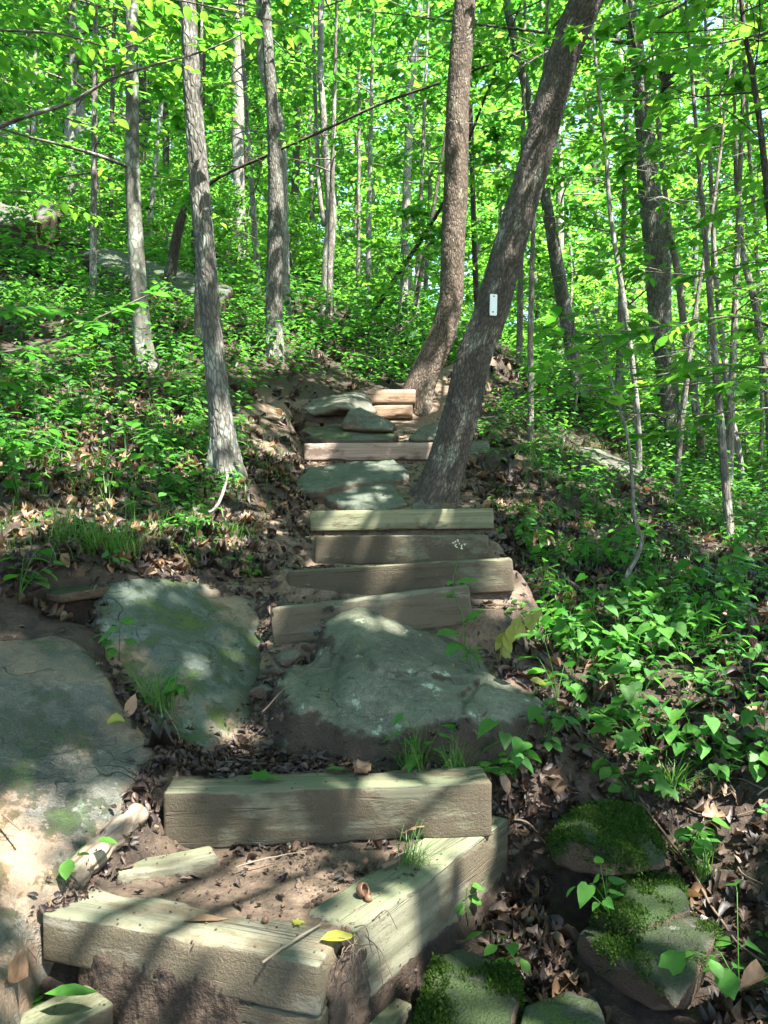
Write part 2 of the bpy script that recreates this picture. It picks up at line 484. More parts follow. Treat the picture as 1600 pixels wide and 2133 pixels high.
M['wood_pink'] = wood_mat('fresh_timber', (.19, .135, .105), (.32, .24, .19), .42, .12, (.095, .066, .05))
M['wood_tan'] = wood_mat('tan_timber', (.20, .12, .075), (.32, .215, .14), .36, .05, (.11, .068, .043))
M['log'] = bark_mat('rotten_log_bark', (.06, .045, .032), (.34, .27, .20), (26, 26, 5), .4, .2, (.3, .33, .22), bump=1.0)
M['twig'] = plain_mat('twig_bark', (.10, .072, .05), .8)
M['twig_pale'] = plain_mat('pale_twig_bark', (.17, .135, .095), .75)
M['rock'] = rock_mat('boulder_stone', (.070, .070, .050), (.175, .172, .128), dirt=.60, lichen=.8, gfac=.5, green=(.062, .085, .044), dirtcol=(.042, .029, .018))  # muddy front, its brown darkened so the base reads as shadow
M['rock_flat'] = rock_mat('flat_stone', (.058, .062, .05), (.14, .145, .115), dirt=.45, lichen=.45, gfac=.5, green=(.06, .09, .055))
M['rock_brown'] = rock_mat('brown_stone', (.058, .051, .042), (.135, .12, .098), dirt=.38, lichen=.3, gfac=.3, green=(.08, .11, .06))
M['rock_moss'] = rock_mat('mossy_stone', (.020, .022, .015), (.050, .050, .034), dirt=.30, moss=.60, lichen=.3, gfac=.25, green=(.028, .042, .018), mosscol=(.018, .036, .005))
M['rock_moss_dim'] = rock_mat('part_mossy_stone', (.026, .024, .017), (.064, .058, .040), dirt=.40, moss=.44, lichen=.35, gfac=.25, green=(.035, .052, .024), mosscol=(.018, .034, .006))
M['slab'] = rock_mat('bedrock_slab', (.032, .030, .024), (.11, .10, .08), dirt=.0, moss=.26, lichen=.35, gfac=.28, green=(.06, .078, .048), clay=.5, rough=.42, spec=.55, mosscol=(.04, .066, .02))
M['slab_blue'] = rock_mat('blue_grey_bedrock', (.045, .055, .049), (.098, .112, .098), dirt=.55, moss=.30, lichen=.3, gfac=.35, green=(.075, .11, .065), clay=.3, rough=.5, spec=.45, dirtcol=(.10, .068, .042))
M['rock_dark'] = rock_mat('dark_stone', (.035, .035, .029), (.09, .088, .072), dirt=.3, moss=.35, lichen=.2, gfac=.3)
M['metal_white'] = plain_mat('white_plate', (.80, .82, .82), .45, .4, .06)
M['iron'] = plain_mat('dark_iron', (.02, .02, .02), .5, .5)
M['acorn'] = plain_mat('nut_brown', (.11, .055, .03), .5, .4)
M['flower'] = plain_mat('cream_flower', (.6, .58, .42), .6)

# ------------------------------------------------------------------ steps (shared by the terrain and the timbers)
A = np.array([-.852, 1.907, -1.0]); B = np.array([-.143, 1.695, -1.0])
D = np.array([0.0, 1.935, -1.0]); E = np.array([.408, 2.51, -1.0])
S2a = np.array([-.660, 2.294, -.837]); S2b = np.array([.334, 2.374, -.837])
S3a = P(560, 1268, 3.36); S3b = P(976, 1222, 3.26)
S4a = P(597, 1192, 3.80); S4b = P(1068, 1164, 3.72)
S5a = P(655, 1119, 4.40); S5b = P(1018, 1114, 4.40)
S6a = P(645, 1066, 5.10); S6b = P(1028, 1057, 5.10)
S7a = P(633, 923, 6.60); S7b = P(1012, 919, 6.60)

# ------------------------------------------------------------------ terrain
ctrl = [  # u, v, Y
    # left bank and slope
    (0, 1330, 2.75), (0, 1700, 2.05), (0, 2100, 1.62), (150, 1300, 2.9), (0, 1150, 3.3), (220, 1190, 3.25), (250, 1090, 3.9), (300, 1000, 4.8),
    (0, 900, 5.0), (460, 985, 5.2), (0, 750, 6.5), (303, 765, 7.0), (450, 800, 7.0), (560, 800, 7.8), (600, 880, 7.0), (560, 960, 6.0),
    (600, 1080, 4.9), (540, 1210, 3.8), (430, 1120, 4.1), (570, 735, 8.5), (640, 770, 8.8), (345, 610, 10), (0, 620, 9), (150, 590, 10.5), (60, 480, 13), (500, 540, 17),
    (682, 655, 13), (745, 655, 15), (860, 700, 13), (740, 760, 9.8), (420, 1380, 3.05), (520, 1480, 2.9),  
    # right
    (900, 2110, 2.02), (1150, 1950, 2.22), (1060, 1855, 2.52), (1300, 1650, 2.85), (1600, 2000, 2.08), (1600, 1700, 2.6), (1400, 1600, 2.9), (1600, 1500, 2.9),
    (1100, 1600, 2.72), (1300, 1450, 3.3), (1120, 1290, 3.8), (1300, 1250, 4.2), (1600, 1250, 4.2), (1100, 1150, 4.9), (1300, 1100, 6), (1600, 1120, 6.5),
    (1050, 965, 6.6), (1200, 950, 7.5), (1350, 1000, 7.5), (1050, 800, 9.5), (1200, 825, 11), (1400, 955, 9.5), (1600, 1010, 9.5), (1105, 930, 8.0), (920, 1045, 5.65), (870, 845, 8.3),
    (1400, 1750, 2.68), (1350, 2100, 1.95), (1340, 1900, 2.5), (1480, 1980, 2.2), (1200, 1850, 2.45), (1500, 1850, 2.4), (1250, 1780, 2.6), (300, 1440, 2.74), (400, 1540, 2.70), (225, 1300, 2.95), (100, 1310, 2.86), (335, 1592, 2.47), (288, 1690, 2.33), (235, 1785, 2.22), (350, 1640, 2.46), (1120, 1572, 2.74), (1045, 1592, 2.62), (1180, 1530, 2.86),
]
cp = [P(*c) for c in ctrl]
cp += [np.array(c, float) for c in [
    (-6, 3, 1.5), (-6, 6, 3.0), (-9, 10, 5.5), (-14, 20, 9.5), (-4, 20, 7.0), (0, 20, 5.6), (5, 18, 3.2), (9, 18, 1.3), (13, 18, .4),
    (-25, 40, 15), (-8, 40, 11.5), (0, 40, 9.0), (12, 40, 3.5), (25, 40, 0), (0, 70, 13), (-40, 70, 22), (40, 70, 0), (6, 8, -.1), (6, 4, -.7), (8, 12, .4), (-2.5, 0, -.9),
    (3, 0, -1.7), (0, 0, -1.62), (-6, -3, .3), (6, -3, -2.4), (-.5, 1.4, -1.48), (.4, 1.5, -1.5), (1.2, 1.3, -1.25), (20, 5, -3), (-20, 5, 6)]]
cp = np.array(cp)
def _tps(r2):
    return np.where(r2 > 1e-9, .5 * r2 * np.log(r2 + 1e-12), 0)
_X = cp[:, :2]
_K = _tps(((_X[:, None] - _X[None]) ** 2).sum(-1)) + np.eye(len(cp)) * .02
_Pm = np.c_[np.ones(len(cp)), _X]
_S = np.linalg.solve(np.block([[_K, _Pm], [_Pm.T, np.zeros((3, 3))]]), np.r_[cp[:, 2], np.zeros(3)])
def base_h(x, y):
    q = np.c_[x, y]
    out = np.empty(len(q))
    for i in range(0, len(q), 20000):
        qq = q[i:i + 20000]
        out[i:i + 20000] = _tps(((qq[:, None] - _X[None]) ** 2).sum(-1)) @ _S[:len(cp)] + _S[len(cp)] + qq @ _S[len(cp) + 1:]
    return out

prof = np.array([(1.3, -1.46), (2.28, -1.04), (2.36, -1.0), (2.42, -.87), (2.75, -.85), (3.0, -.74), (3.28, -.63), (3.33, -.60), (3.40, -.44), (3.70, -.44), (3.76, -.42), (3.85, -.29), (4.39, -.315), (4.41, -.31), (4.5, -.17), (5.09, -.175), (5.12, -.17),
                 (5.22, -.03), (5.4, .03), (6.0, .27), (6.62, .43), (6.70, .55), (7.3, .70), (7.9, .90), (8.05, .95), (8.3, 1.15), (9.0, 1.55), (10, 2.05), (11.5, 2.75)])
pcx = np.array([(1.3, -.35), (2.4, -.20), (2.7, -.10), (3.0, -.05), (3.3, -.06), (3.75, .08), (4.4, .09), (5.1, .1), (6.6, .02), (7.4, -.05), (8, .1), (9, .75), (10, 1.3), (11.5, 2.0)])
phw = np.array([(1.3, .5), (2.3, .36), (2.7, .40), (3.0, .46), (3.3, .52), (3.75, .60), (4.4, .55), (5.1, .62), (6.2, .62), (6.6, .7), (7.4, .75), (8, .55), (9, .32), (10, .2), (11.5, .1)])
def path_d(x, y):
    """signed distance to the edge of the path (negative inside)"""
    return np.abs(x - np.interp(y, pcx[:, 0], pcx[:, 1])) - np.interp(y, phw[:, 0], phw[:, 1])
def sstep(a, b, x):
    t = np.clip((x - a) / (b - a), 0, 1)
    return t * t * (3 - 2 * t)
class HF:
    """a stone given by its top surface (control points) and its outline"""
    def __init__(s, top, outline, lam=.004):
        s.top = np.array([P(*q) for q in top]); s.poly = np.array([P(*q)[:2] for q in outline])
        X = s.top[:, :2]; n = len(X); s.X = X
        K = _tps(((X[:, None] - X[None]) ** 2).sum(-1)) + np.eye(n) * lam
        Pm = np.c_[np.ones(n), X]
        s.S = np.linalg.solve(np.block([[K, Pm], [Pm.T, np.zeros((3, 3))]]), np.r_[s.top[:, 2], np.zeros(3)])
    def z(s, x, y):
        q = np.c_[x, y]; n = len(s.X)
        return _tps(((q[:, None] - s.X[None]) ** 2).sum(-1)) @ s.S[:n] + s.S[n] + q @ s.S[n + 1:]
    def d(s, x, y):
        """distance inside the outline (negative outside)"""
        inside = np.zeros(len(x), bool); dm = np.full(len(x), 1e9); n = len(s.poly)
        for i in range(n):
            a, b = s.poly[i], s.poly[(i + 1) % n]; e = b - a
            t = np.clip(((x - a[0]) * e[0] + (y - a[1]) * e[1]) / (e @ e), 0, 1)
            dm = np.minimum(dm, np.hypot(x - a[0] - t * e[0], y - a[1] - t * e[1]))
            c = ((a[1] > y) != (b[1] > y))
            xi = a[0] + (y - a[1]) / (b[1] - a[1] + 1e-12) * e[0]
            inside ^= c & (x < xi)
        return np.where(inside, dm, -dm)
_lowp = [(0, 1322, 2.74), (60, 1318, 2.78), (120, 1316, 2.84), (165, 1332, 2.83), (206, 1372, 2.75), (240, 1408, 2.69), (268, 1452, 2.63), (296, 1496, 2.58), (326, 1540, 2.52), (345, 1564, 2.49), (322, 1592, 2.43), (276, 1640, 2.34), (280, 1680, 2.27), (262, 1715, 2.21), (205, 1800, 2.08), (140, 1868, 1.98), (85, 1925, 1.90), (45, 2020, 1.74), (0, 2133, 1.58),
       (-250, 2180, 1.45), (-420, 1500, 2.1), (-260, 1325, 2.66)]
SLAB_LOW = HF(_lowp + [(120, 1600, 2.30), (60, 1800, 2.01), (0, 1500, 2.37), (160, 1500, 2.48)], _lowp)
_upp = [(214, 1212, 3.14), (262, 1199, 3.25), (330, 1196, 3.38), (430, 1206, 3.55), (490, 1232, 3.58), (540, 1250, 3.62), (556, 1330, 3.42), (545, 1400, 3.18), (530, 1470, 2.98), (505, 1530, 2.80), (440, 1562, 2.62), (370, 1548, 2.60), (310, 1492, 2.66), (262, 1430, 2.72), (214, 1358, 2.85), (196, 1280, 2.99)]
SLAB_UP = HF([(214, 1212, 3.14), (262, 1199, 3.25), (330, 1196, 3.38), (430, 1206, 3.55), (540, 1250, 3.62), (556, 1330, 3.42), (530, 1470, 2.98), (500, 1505, 2.84), (440, 1450, 2.85), (380, 1385, 2.91), (300, 1310, 3.0), (400, 1300, 3.2), (480, 1380, 3.12),
              (440, 1562, 2.63), (370, 1548, 2.61), (310, 1492, 2.67), (262, 1430, 2.73), (214, 1358, 2.86), (440, 1505, 2.75), (330, 1400, 2.86), (250, 1300, 2.99)], _upp, .0015)
land = np.array([[-.80, 1.98], [-.10, 1.78], [-.03, 1.98], [.36, 2.50], [.34, 2.45], [-.66, 2.40], [-.78, 2.3]])
def poly_in(x, y, poly):
    """distance inside a convex-ish polygon, negative outside"""
    d = np.full(len(x), 9.0)
    n = len(poly)
    for i in range(n):
        a, b = poly[i], poly[(i + 1) % n]
        e = b - a; L = np.hypot(*e)
        if L < 1e-6: continue
        d = np.minimum(d, (e[0] * (y - a[1]) - e[1] * (x - a[0])) / L)
    return d
land_cv = np.array([[-.80, 1.98], [-.10, 1.78], [.37, 2.47], [-.62, 2.42], [-.70, 2.25]])
# ground in front of (below) the lowest landing
def height(x, y, noise=True):
    x = np.asarray(x, float); y = np.asarray(y, float)
    z = base_h(x, y)
    w = sstep(np.interp(y, [2.6, 3.3], [.08, .16]), -.02, path_d(x, y)) * sstep(2.3, 2.4, y) * sstep(11.5, 9.5, y)
    z = z * (1 - w) + np.interp(y, prof[:, 0], prof[:, 1]) * w
    # hollow below the steps
    low = sstep(1.95, 1.75, y + .3 * (x + .4)) * sstep(-1.2, -.85, x) * sstep(.9, .3, x)
    z = z * (1 - low) + np.minimum(z, np.interp(x, [-.95, -.6, -.3], [-1.16, -1.24, -1.42])) * low
    # along the outer foot of the side timber
    L = sstep(-.02, .03, poly_in(x, y, land_cv))
    z = z * (1 - L) + (-1.002 - .016 * sstep(.0, .25, poly_in(x, y, land_cv))) * L
    if noise:
        for hf in (SLAB_LOW, SLAB_UP):
            c = hf.poly.mean(0)
            m = np.where(np.hypot(x - c[0], y - c[1]) < 1.7)[0]
            if not len(m): continue
            xm, ym = x[m], y[m]
            d = hf.d(xm, ym); out = np.maximum(-d, 0)
            tgt = hf.z(xm, ym) - .004 - out * np.where(hf is SLAB_LOW, .25 + .5 * sstep(2.45, 2.2, ym), .2)
            wgt = sstep(.30, .03, out) * np.where((hf is SLAB_LOW), sstep(1.95, 2.15, ym), 1)
            zt = np.where(tgt > z[m], z[m] + (tgt - z[m]) * wgt, z[m])
            cap = tgt + .015 + out * .9
            zt = np.where((out < .16) & (zt > cap), cap, zt)
            z[m] = zt
        p = np.c_[x, y, np.zeros_like(x)]
        damp = .35 + .65 * sstep(-.1, .3, path_d(x, y))
        z = z + damp * (.035 * fbm(p * 2.2, 4, 3) + .014 * fbm(p * 9, 3, 5)) + .006 * fbm(p * 30, 3, 9)
        for hf in (SLAB_LOW, SLAB_UP):
            c = hf.poly.mean(0)
            m = np.where(np.hypot(x - c[0], y - c[1]) < 1.7)[0]
            if len(m):
                d = hf.d(x[m], y[m])
                z[m] = np.where(d > 0, np.minimum(z[m], hf.z(x[m], y[m]) - .01 - .6 * np.minimum(d, .08)), z[m])
        z = z - .16 * np.exp(-(((x - P(150, 1275, 3.05)[0]) / .13) ** 2 + ((y - 3.08) / .10) ** 2))
        z = z + .25 * sstep(10, 25, y) * fbm(p * .25, 3, 21)
    return z
def hz(x, y):
    return float(height(np.array([x]), np.array([y]), False)[0])
def hit(u, v, y0=1.4, y1=60):
    Y = np.exp(np.linspace(math.log(y0), math.log(y1), 900))
    X = (u - 800) / FPX * Y; Z = (1066.5 - v) / FPX * Y
    h = height(X, Y, False)
    k = np.argmax(Z < h)
    return np.array([X[k], Y[k], h[k]])
def hits(u, v, y0=1.45, y1=40):
    """many rays at once"""
    Y = np.exp(np.linspace(math.log(y0), math.log(y1), 260))
    u = np.asarray(u); v = np.asarray(v)
    X = (u[:, None] - 800) / FPX * Y; Z = (1066.5 - v[:, None]) / FPX * Y
    # coarse height lookup through the grid made below
    h = grid_h(X.ravel(), np.tile(Y, len(u))).reshape(len(u), -1)
    below = Z < h
    k = np.argmax(below, 1)
    ok = below.any(1)
    i = np.arange(len(u))
    return np.c_[X[i, k], Y[k], h[i, k]][ok]

# grid: fine near the steps, coarse far away
gx = np.r_[-45, -35, -27, -21, -16.5, -13, -10.5, -8.5, -7, -6, -5.2, np.arange(-4.5, -2.2, .09), np.arange(-2.2, 2.6, .026), np.arange(2.6, 5, .09), 5.4, 6, 7, 8.5, 10.5, 13, 16.5, 21, 27, 35, 45]
gy = np.r_[-6, -4, -2.5, -1, 0, .6, 1.0, np.arange(1.25, 4.2, .026), np.arange(4.2, 7, .045), np.arange(7, 12, .1), np.arange(12, 22, .35), 23, 25, 28, 32, 37, 43, 50, 58, 68, 80]
GX, GY = np.meshgrid(gx, gy)
GZ = height(GX.ravel(), GY.ravel()).reshape(GX.shape)
def grid_h(x, y):
    i = np.clip(np.searchsorted(gx, x) - 1, 0, len(gx) - 2); j = np.clip(np.searchsorted(gy, y) - 1, 0, len(gy) - 2)
    a = np.clip((x - gx[i]) / (gx[i + 1] - gx[i]), 0, 1); b = np.clip((y - gy[j]) / (gy[j + 1] - gy[j]), 0, 1)
    return (GZ[j, i] * (1 - a) * (1 - b) + GZ[j, i + 1] * a * (1 - b) + GZ[j + 1, i] * (1 - a) * b + GZ[j + 1, i + 1] * a * b)

def ground_material(name):
    m = NT(name)
    o = m.geo('Position')
    dirt = m.attr('dirt', 'Fac')
    n1 = m.noise(o, 2.2, 7, .65); n2 = m.noise(o, 24, 6, .7); n3 = m.noise(o, 110, 4, .65)
    soil = m.mix(m.ramp(n2, [(.35, 0.), (.65, 1.)]), (.015, .0105, .007), (.056, .038, .025))
    clay = m.mix(m.ramp(n2, [(.35, 0.), (.65, 1.)]), (.072, .050, .034), (.175, .125, .086))
    f = m.math('ADD', dirt, m.math('MULTIPLY', m.math('SUBTRACT', n1, .5), 1.1))
    col = m.mix(m.ramp(f, [(.35, 0.), (.75, 1.)]), soil, clay)
    col = m.mix(m.ramp(n3, [(.60, 0.), (.70, .7)]), col, (.022, .015, .011))
    col = m.mix(m.ramp(n3, [(.28, .5), (.36, 0.)]), col, (.25, .18, .13))
    h = m.math('ADD', m.math('MULTIPLY', n2, .7), m.math('MULTIPLY', n3, .5))
    ro = m.ramp(n1, [(.3, .62), (.7, .9)])
    return m.fin(m.pbsdf(col, ro, m.bump(h, .85, .02), .3).outputs[0])

pd = path_d(GX.ravel(), GY.ravel()).reshape(GX.shape)
lin = poly_in(GX.ravel(), GY.ravel(), land_cv).reshape(GX.shape)
nzp = fbm(np.c_[GX.ravel() * 2, GY.ravel() * 2, 0 * GX.ravel()], 3, 31).reshape(GX.shape)
dirt = sstep(.30, -.1, pd + .25 * nzp) * sstep(2.3, 2.5, GY) * sstep(12, 10, GY)
dirt = np.maximum(dirt, .62 * sstep(-.1, .1, lin))
# bare clay bank at the foot of the upper left slab and below the cut bank
bank = np.exp(-(((GX + .62) / .22) ** 2 + ((GY - 4.2) / 1.5) ** 2))
bank = np.maximum(bank, np.exp(-(((GX + 1.02) / .30) ** 2 + ((GY - 6.9) / 1.1) ** 2)))
dirt = np.clip(np.maximum(dirt, bank * .9) * (1 - .55 * np.exp(-(((GX + .1) / .6) ** 2 + ((GY - 2.62) / .25) ** 2))), 0, 1)
V = np.stack([GX, GY, GZ], -1).reshape(-1, 3)
idx = np.arange(GX.size).reshape(GX.shape)
quads = np.stack([idx[:-1, :-1], idx[:-1, 1:], idx[1:, 1:], idx[1:, :-1]], -1)
inpath = ((pd < .08) & (GY > 2.2) & (GY < 11)) | (lin > -.01)
qm = inpath[:-1, :-1]
gmat = ground_material('forest_soil')
def sub_mesh(name, mask):
    q = quads[mask]
    used, inv = np.unique(q.ravel(), return_inverse=True)
    o = mesh_obj(name, V[used], [inv.reshape(-1, 4)], gmat, attrs={'dirt': dirt.ravel()[used]})
    tag(o, kind='structure')
    return o
sub_mesh('ground', ~qm)
sub_mesh('path', qm)
# ------------------------------------------------------------------ rocks
def hull_mesh(hulls):
    bm = bmesh.new()
    for pts in hulls:
        vs = [bm.verts.new(p) for p in pts]
        r = bmesh.ops.convex_hull(bm, input=vs)
        junk = list({v for v in r.get('geom_interior', []) + r.get('geom_unused', []) if isinstance(v, bmesh.types.BMVert) and v.is_valid})
        if junk:
            bmesh.ops.delete(bm, geom=junk, context='VERTS')
    bmesh.ops.recalc_face_normals(bm, faces=bm.faces)
    me = bpy.data.meshes.new('tmp'); bm.to_mesh(me); bm.free()
    return me

def rock(name, label, hulls, mat, voxel=.014, smooth=3, amp=.012, freq=7.0, strat=0.0, cat='rock', group=None, seed=0, ledge=None):
    hulls = [np.asarray(h, float) for h in hulls]
    allp = np.vstack(hulls)
    c = allp.mean(0); c[2] = allp[:, 2].min()
    me = hull_mesh([h - c for h in hulls])
    o = bpy.data.objects.new(name, me); COL.objects.link(o)
    md = o.modifiers.new('r', 'REMESH'); md.mode = 'VOXEL'; md.voxel_size = voxel; md.use_smooth_shade = True
    if smooth:
        sm = o.modifiers.new('s', 'SMOOTH'); sm.iterations = smooth; sm.factor = .5
    dg = bpy.context.evaluated_depsgraph_get()
    new = bpy.data.meshes.new_from_object(o.evaluated_get(dg))
    o.modifiers.clear()
    o.data = new
    bpy.data.meshes.remove(me)
    n = len(new.vertices)
    co = np.empty(n * 3, np.float32); new.vertices.foreach_get('co', co); co = co.reshape(-1, 3).astype(float)
    no = np.empty(n * 3, np.float32)
    new.vertices.foreach_get('normal', no); no = no.reshape(-1, 3)
    d = fbm(co * freq + seed * 3.3, 5, 40 + seed)
    rid = 1 - np.abs(fbm(co * freq * .6 + 9.1 + seed, 4, 60 + seed)) * 2
    d = d * .7 + .5 * (rid - .6)
    if strat:
        st = co.copy(); st[:, :2] *= 2.0; st[:, 2] *= 26
        d = d + strat * fbm(st + seed, 3, 80 + seed)
    d = d * amp + .0035 * fbm(co * 45, 3, 77)
    co = co + no * d[:, None]
    new.vertices.foreach_set('co', co.astype(np.float32).ravel())
    new.polygons.foreach_set('use_smooth', np.ones(len(new.polygons), dtype=bool))
    new.materials.clear(); new.materials.append(mat)
    new.update()
    new.name = name
    o.location = c
    tag(o, label, cat, group)
    return o

def pts(lst, skirt=None, dz=0):
    a = np.array([P(*p) for p in lst]) + np.array([0, 0, dz])
    if skirt is not None:
        a = np.vstack([a, a + np.asarray(skirt)])
    return a

def hf_stone(name, label, hf, mat, edge, step, amp, freq, seed, cat, crease=(), expo=2.4, depth=.10):
    """mesh of a stone from its outline and top surface; its flanks round over the outline and go into the ground"""
    lo = hf.poly.min(0) - step; hi = hf.poly.max(0) + step
    xs = np.arange(lo[0], hi[0], step); ys = np.arange(lo[1], hi[1], step)
    X, Y = np.meshgrid(xs, ys); x = X.ravel(); y = Y.ravel()
    wob = np.c_[x, y, 0 * x]
    d = hf.d(x + .02 * fbm(wob * 9 + seed, 3, 3), y + .02 * fbm(wob * 9 + 7 + seed, 3, 4))
    top = hf.z(x, y)
    g = height(x, y, False) - depth
    e = edge(x, y) if callable(edge) else edge
    t = np.clip(d / e, 0, 1)
    f = (1 - (1 - t) ** expo) ** .8
    z = np.where(d > 0, np.minimum(g, top - .05) * (1 - f) + top * f, np.minimum(g, top - .05))
    for line, dep, wd in crease:
        ln = np.array([P(*q)[:2] for q in line]); dm = np.full(len(x), 9.)
        for a, b in zip(ln[:-1], ln[1:]):
            ee = b - a; tt = np.clip(((x - a[0]) * ee[0] + (y - a[1]) * ee[1]) / (ee @ ee), 0, 1)
            dm = np.minimum(dm, np.hypot(x - a[0] - tt * ee[0], y - a[1] - tt * ee[1]))
        dm = dm + .006 * fbm(wob * 40, 2, 8)
        z = z - dep * np.exp(-(dm / wd) ** 2)
    V = np.c_[x, y, z]
    keep = (d > -step * 1.5).reshape(X.shape)
    idx = np.arange(len(x)).reshape(X.shape)
    q = np.stack([idx[:-1, :-1], idx[:-1, 1:], idx[1:, 1:], idx[1:, :-1]], -1)
    q = q[keep[:-1, :-1] & keep[:-1, 1:] & keep[1:, 1:] & keep[1:, :-1]]
    used, inv = np.unique(q.ravel(), return_inverse=True)
    V = V[used]; F = inv.reshape(-1, 4)
    gx_ = np.gradient(z.reshape(X.shape), step, axis=1).ravel()[used]; gy_ = np.gradient(z.reshape(X.shape), step, axis=0).ravel()[used]
    n = unit(np.c_[-gx_, -gy_, np.ones(len(gx_))])
    ds = .55 * fbm(V * freq + seed * 3.3, 5, 40 + seed) + .6 * (.45 - np.abs(fbm(V * freq * .7 + seed, 4, 60 + seed)) * 1.6)
    V = V + n * (ds * amp + .0028 * fbm(V * 50, 4, 77))[:, None]
    c = np.r_[hf.poly.mean(0), V[:, 2].min()]
    o = mesh_obj(name, V - c, [F], mat); o.location = c
    tag(o, label, cat)
    return o
BOULDER = HF([(758, 1293, 3.20), (800, 1294, 3.25), (712, 1322, 3.12), (850, 1312, 3.25), (905, 1344, 3.22), (1000, 1386, 3.15), (772, 1380, 2.90), (835, 1394, 2.89), (920, 1400, 2.93), (745, 1345, 3.0), (694, 1372, 3.02), (820, 1345, 3.06), (890, 1368, 3.04), (768, 1338, 3.06), (700, 1345, 3.10),
              (718, 1484, 2.72), (762, 1498, 2.68), (850, 1486, 2.68), (960, 1462, 2.74), (820, 1440, 2.78), (566, 1425, 2.88), (600, 1396, 3.0), (690, 1398, 3.02), (640, 1458, 2.78), (580, 1470, 2.80), (690, 1435, 2.86),
              (1000, 1432, 2.90), (1065, 1428, 2.99), (1158, 1478, 2.88), (1110, 1497, 2.77), (1000, 1492, 2.71), (968, 1446, 2.86)],
             [(556, 1500, 2.80), (590, 1545, 2.70), (640, 1552, 2.67), (700, 1556, 2.63), (760, 1585, 2.56), (840, 1592, 2.55), (920, 1588, 2.57), (1000, 1575, 2.62), (1090, 1556, 2.72), (1145, 1530, 2.81), (1172, 1488, 2.92), (1120, 1440, 3.06), (1062, 1420, 3.12),
              (1030, 1392, 3.30), (910, 1344, 3.46), (810, 1300, 3.52), (745, 1300, 3.46), (640, 1352, 3.30), (640, 1392, 3.15), (600, 1392, 3.14), (550, 1412, 3.0)], .0008)
hf_stone('boulder', 'big green-grey humped boulder with muddy front, blocking the steps above the lowest landing', BOULDER, M['rock'], lambda x, y: np.where(y > 2.95, .12, .085), .0095, .028, 6.0, 1, 'boulder', expo=2.2,
         crease=[([(752, 1350, 2.99), (775, 1388, 2.87), (835, 1402, 2.86), (920, 1406, 2.90), (1010, 1412, 2.98)], .022, .016), ([(962, 1478, 2.70), (966, 1448, 2.84), (1000, 1426, 2.96)], .02, .014), ([(700, 1400, 2.98), (688, 1440, 2.82), (700, 1478, 2.72)], .018, .025)])
# bedrock slabs of the left bank
hf_stone('bedrock_slab', 'large sloping bedrock slab beside the lowest landing, sandy and dappled', SLAB_LOW, M['slab'], .045, .014, .020, 3.0, 2, 'rock slab', depth=.02)
hf_stone('bedrock_slab', 'blue-green flat bedrock slab with brown cut edge below the grass, left of the four timbers', SLAB_UP, M['slab_blue'], .035, .012, .014, 5.0, 3, 'rock slab', depth=.02)
rock('rock_ledge', 'small mossy ledge overhanging a dark hollow at the top of the bank', [pts([(92, 1232, 3.05), (150, 1208, 3.35), (240, 1196, 3.45), (250, 1212, 3.2), (215, 1222, 3.08), (120, 1236, 2.98)], (0, .02, -.045))], M['rock_moss_dim'], .010, 2, .012, 7, seed=4)
rock('stone', 'dark stone half buried above the hollow in the left bank', [pts([(205, 1108, 3.8), (240, 1082, 3.9), (285, 1090, 3.9), (288, 1118, 3.8), (215, 1125, 3.75)], (0, .1, -.12))], M['rock_dark'], .012, 3, .012, 7, seed=5)

# stones between the timbers
rock('flat_stone', 'wide cracked green flat stone in front of the upper long timber', [pts([(612, 1000, 5.75), (650, 972, 6.0), (740, 965, 6.2), (822, 955, 6.32), (850, 978, 6.05), (856, 996, 5.92), (800, 1003, 5.78), (700, 1012, 5.5), (668, 1026, 5.42), (616, 1022, 5.55)], (0, .03, -.15))], M['rock_flat'], .014, 1, .024, 6, strat=.9, seed=6)
rock('flat_stone', 'smaller pale flat stone lying just behind the top of the four timbers', [pts([(668, 1030, 5.5), (692, 1009, 5.72), (760, 1004, 5.75), (822, 1010, 5.7), (852, 1050, 5.4), (800, 1060, 5.28), (720, 1060, 5.28), (686, 1042, 5.36)], (0, .02, -.2))], M['rock_flat'], .013, 1, .020, 6, strat=.5, seed=7)
rock('stone', 'small smooth stone at the foot of the tree with the white plate', [pts([(856, 1046, 5.42), (880, 1040, 5.5), (908, 1050, 5.45), (915, 1060, 5.36), (858, 1060, 5.34)], (0, .02, -.1))], M['rock_brown'], .010, 3, .008, 8, seed=8)
rock('rock_wedge', 'big grey tilted rock wedge on top of the pile by the stacked boards', [pts([(622, 850, 7.2), (640, 834, 7.5), (742, 810, 7.75), (764, 815, 7.7), (790, 862, 7.35), (712, 850, 7.0), (648, 868, 6.98)]), pts([(640, 850, 7.2), (745, 820, 7.6), (788, 870, 7.3), (660, 884, 7.12), (700, 886, 7.1), (635, 876, 7.2)])], M['rock_brown'], .016, 2, .020, 5, strat=.9, seed=9)
rock('rock_wedge', 'smaller pointed rock leaning in front of the big tilted wedge', [pts([(710, 884, 6.92), (728, 853, 6.95), (748, 848, 7.0), (775, 860, 7.0), (824, 882, 6.95), (818, 898, 6.9), (770, 896, 6.84), (715, 894, 6.86)], (0, .12, -.03))], M['rock_flat'], .012, 2, .012, 7, strat=.4, seed=10)
rock('slate', 'thin layered slate lying flat on the upper long timber', [pts([(632, 896, 6.95), (650, 886, 7.1), (800, 897, 7.1), (828, 905, 6.9), (812, 914, 6.74), (680, 916, 6.72), (648, 910, 6.8)], (0, .02, -.07))], M['rock_dark'], .012, 1, .018, 6, strat=1.6, seed=11)
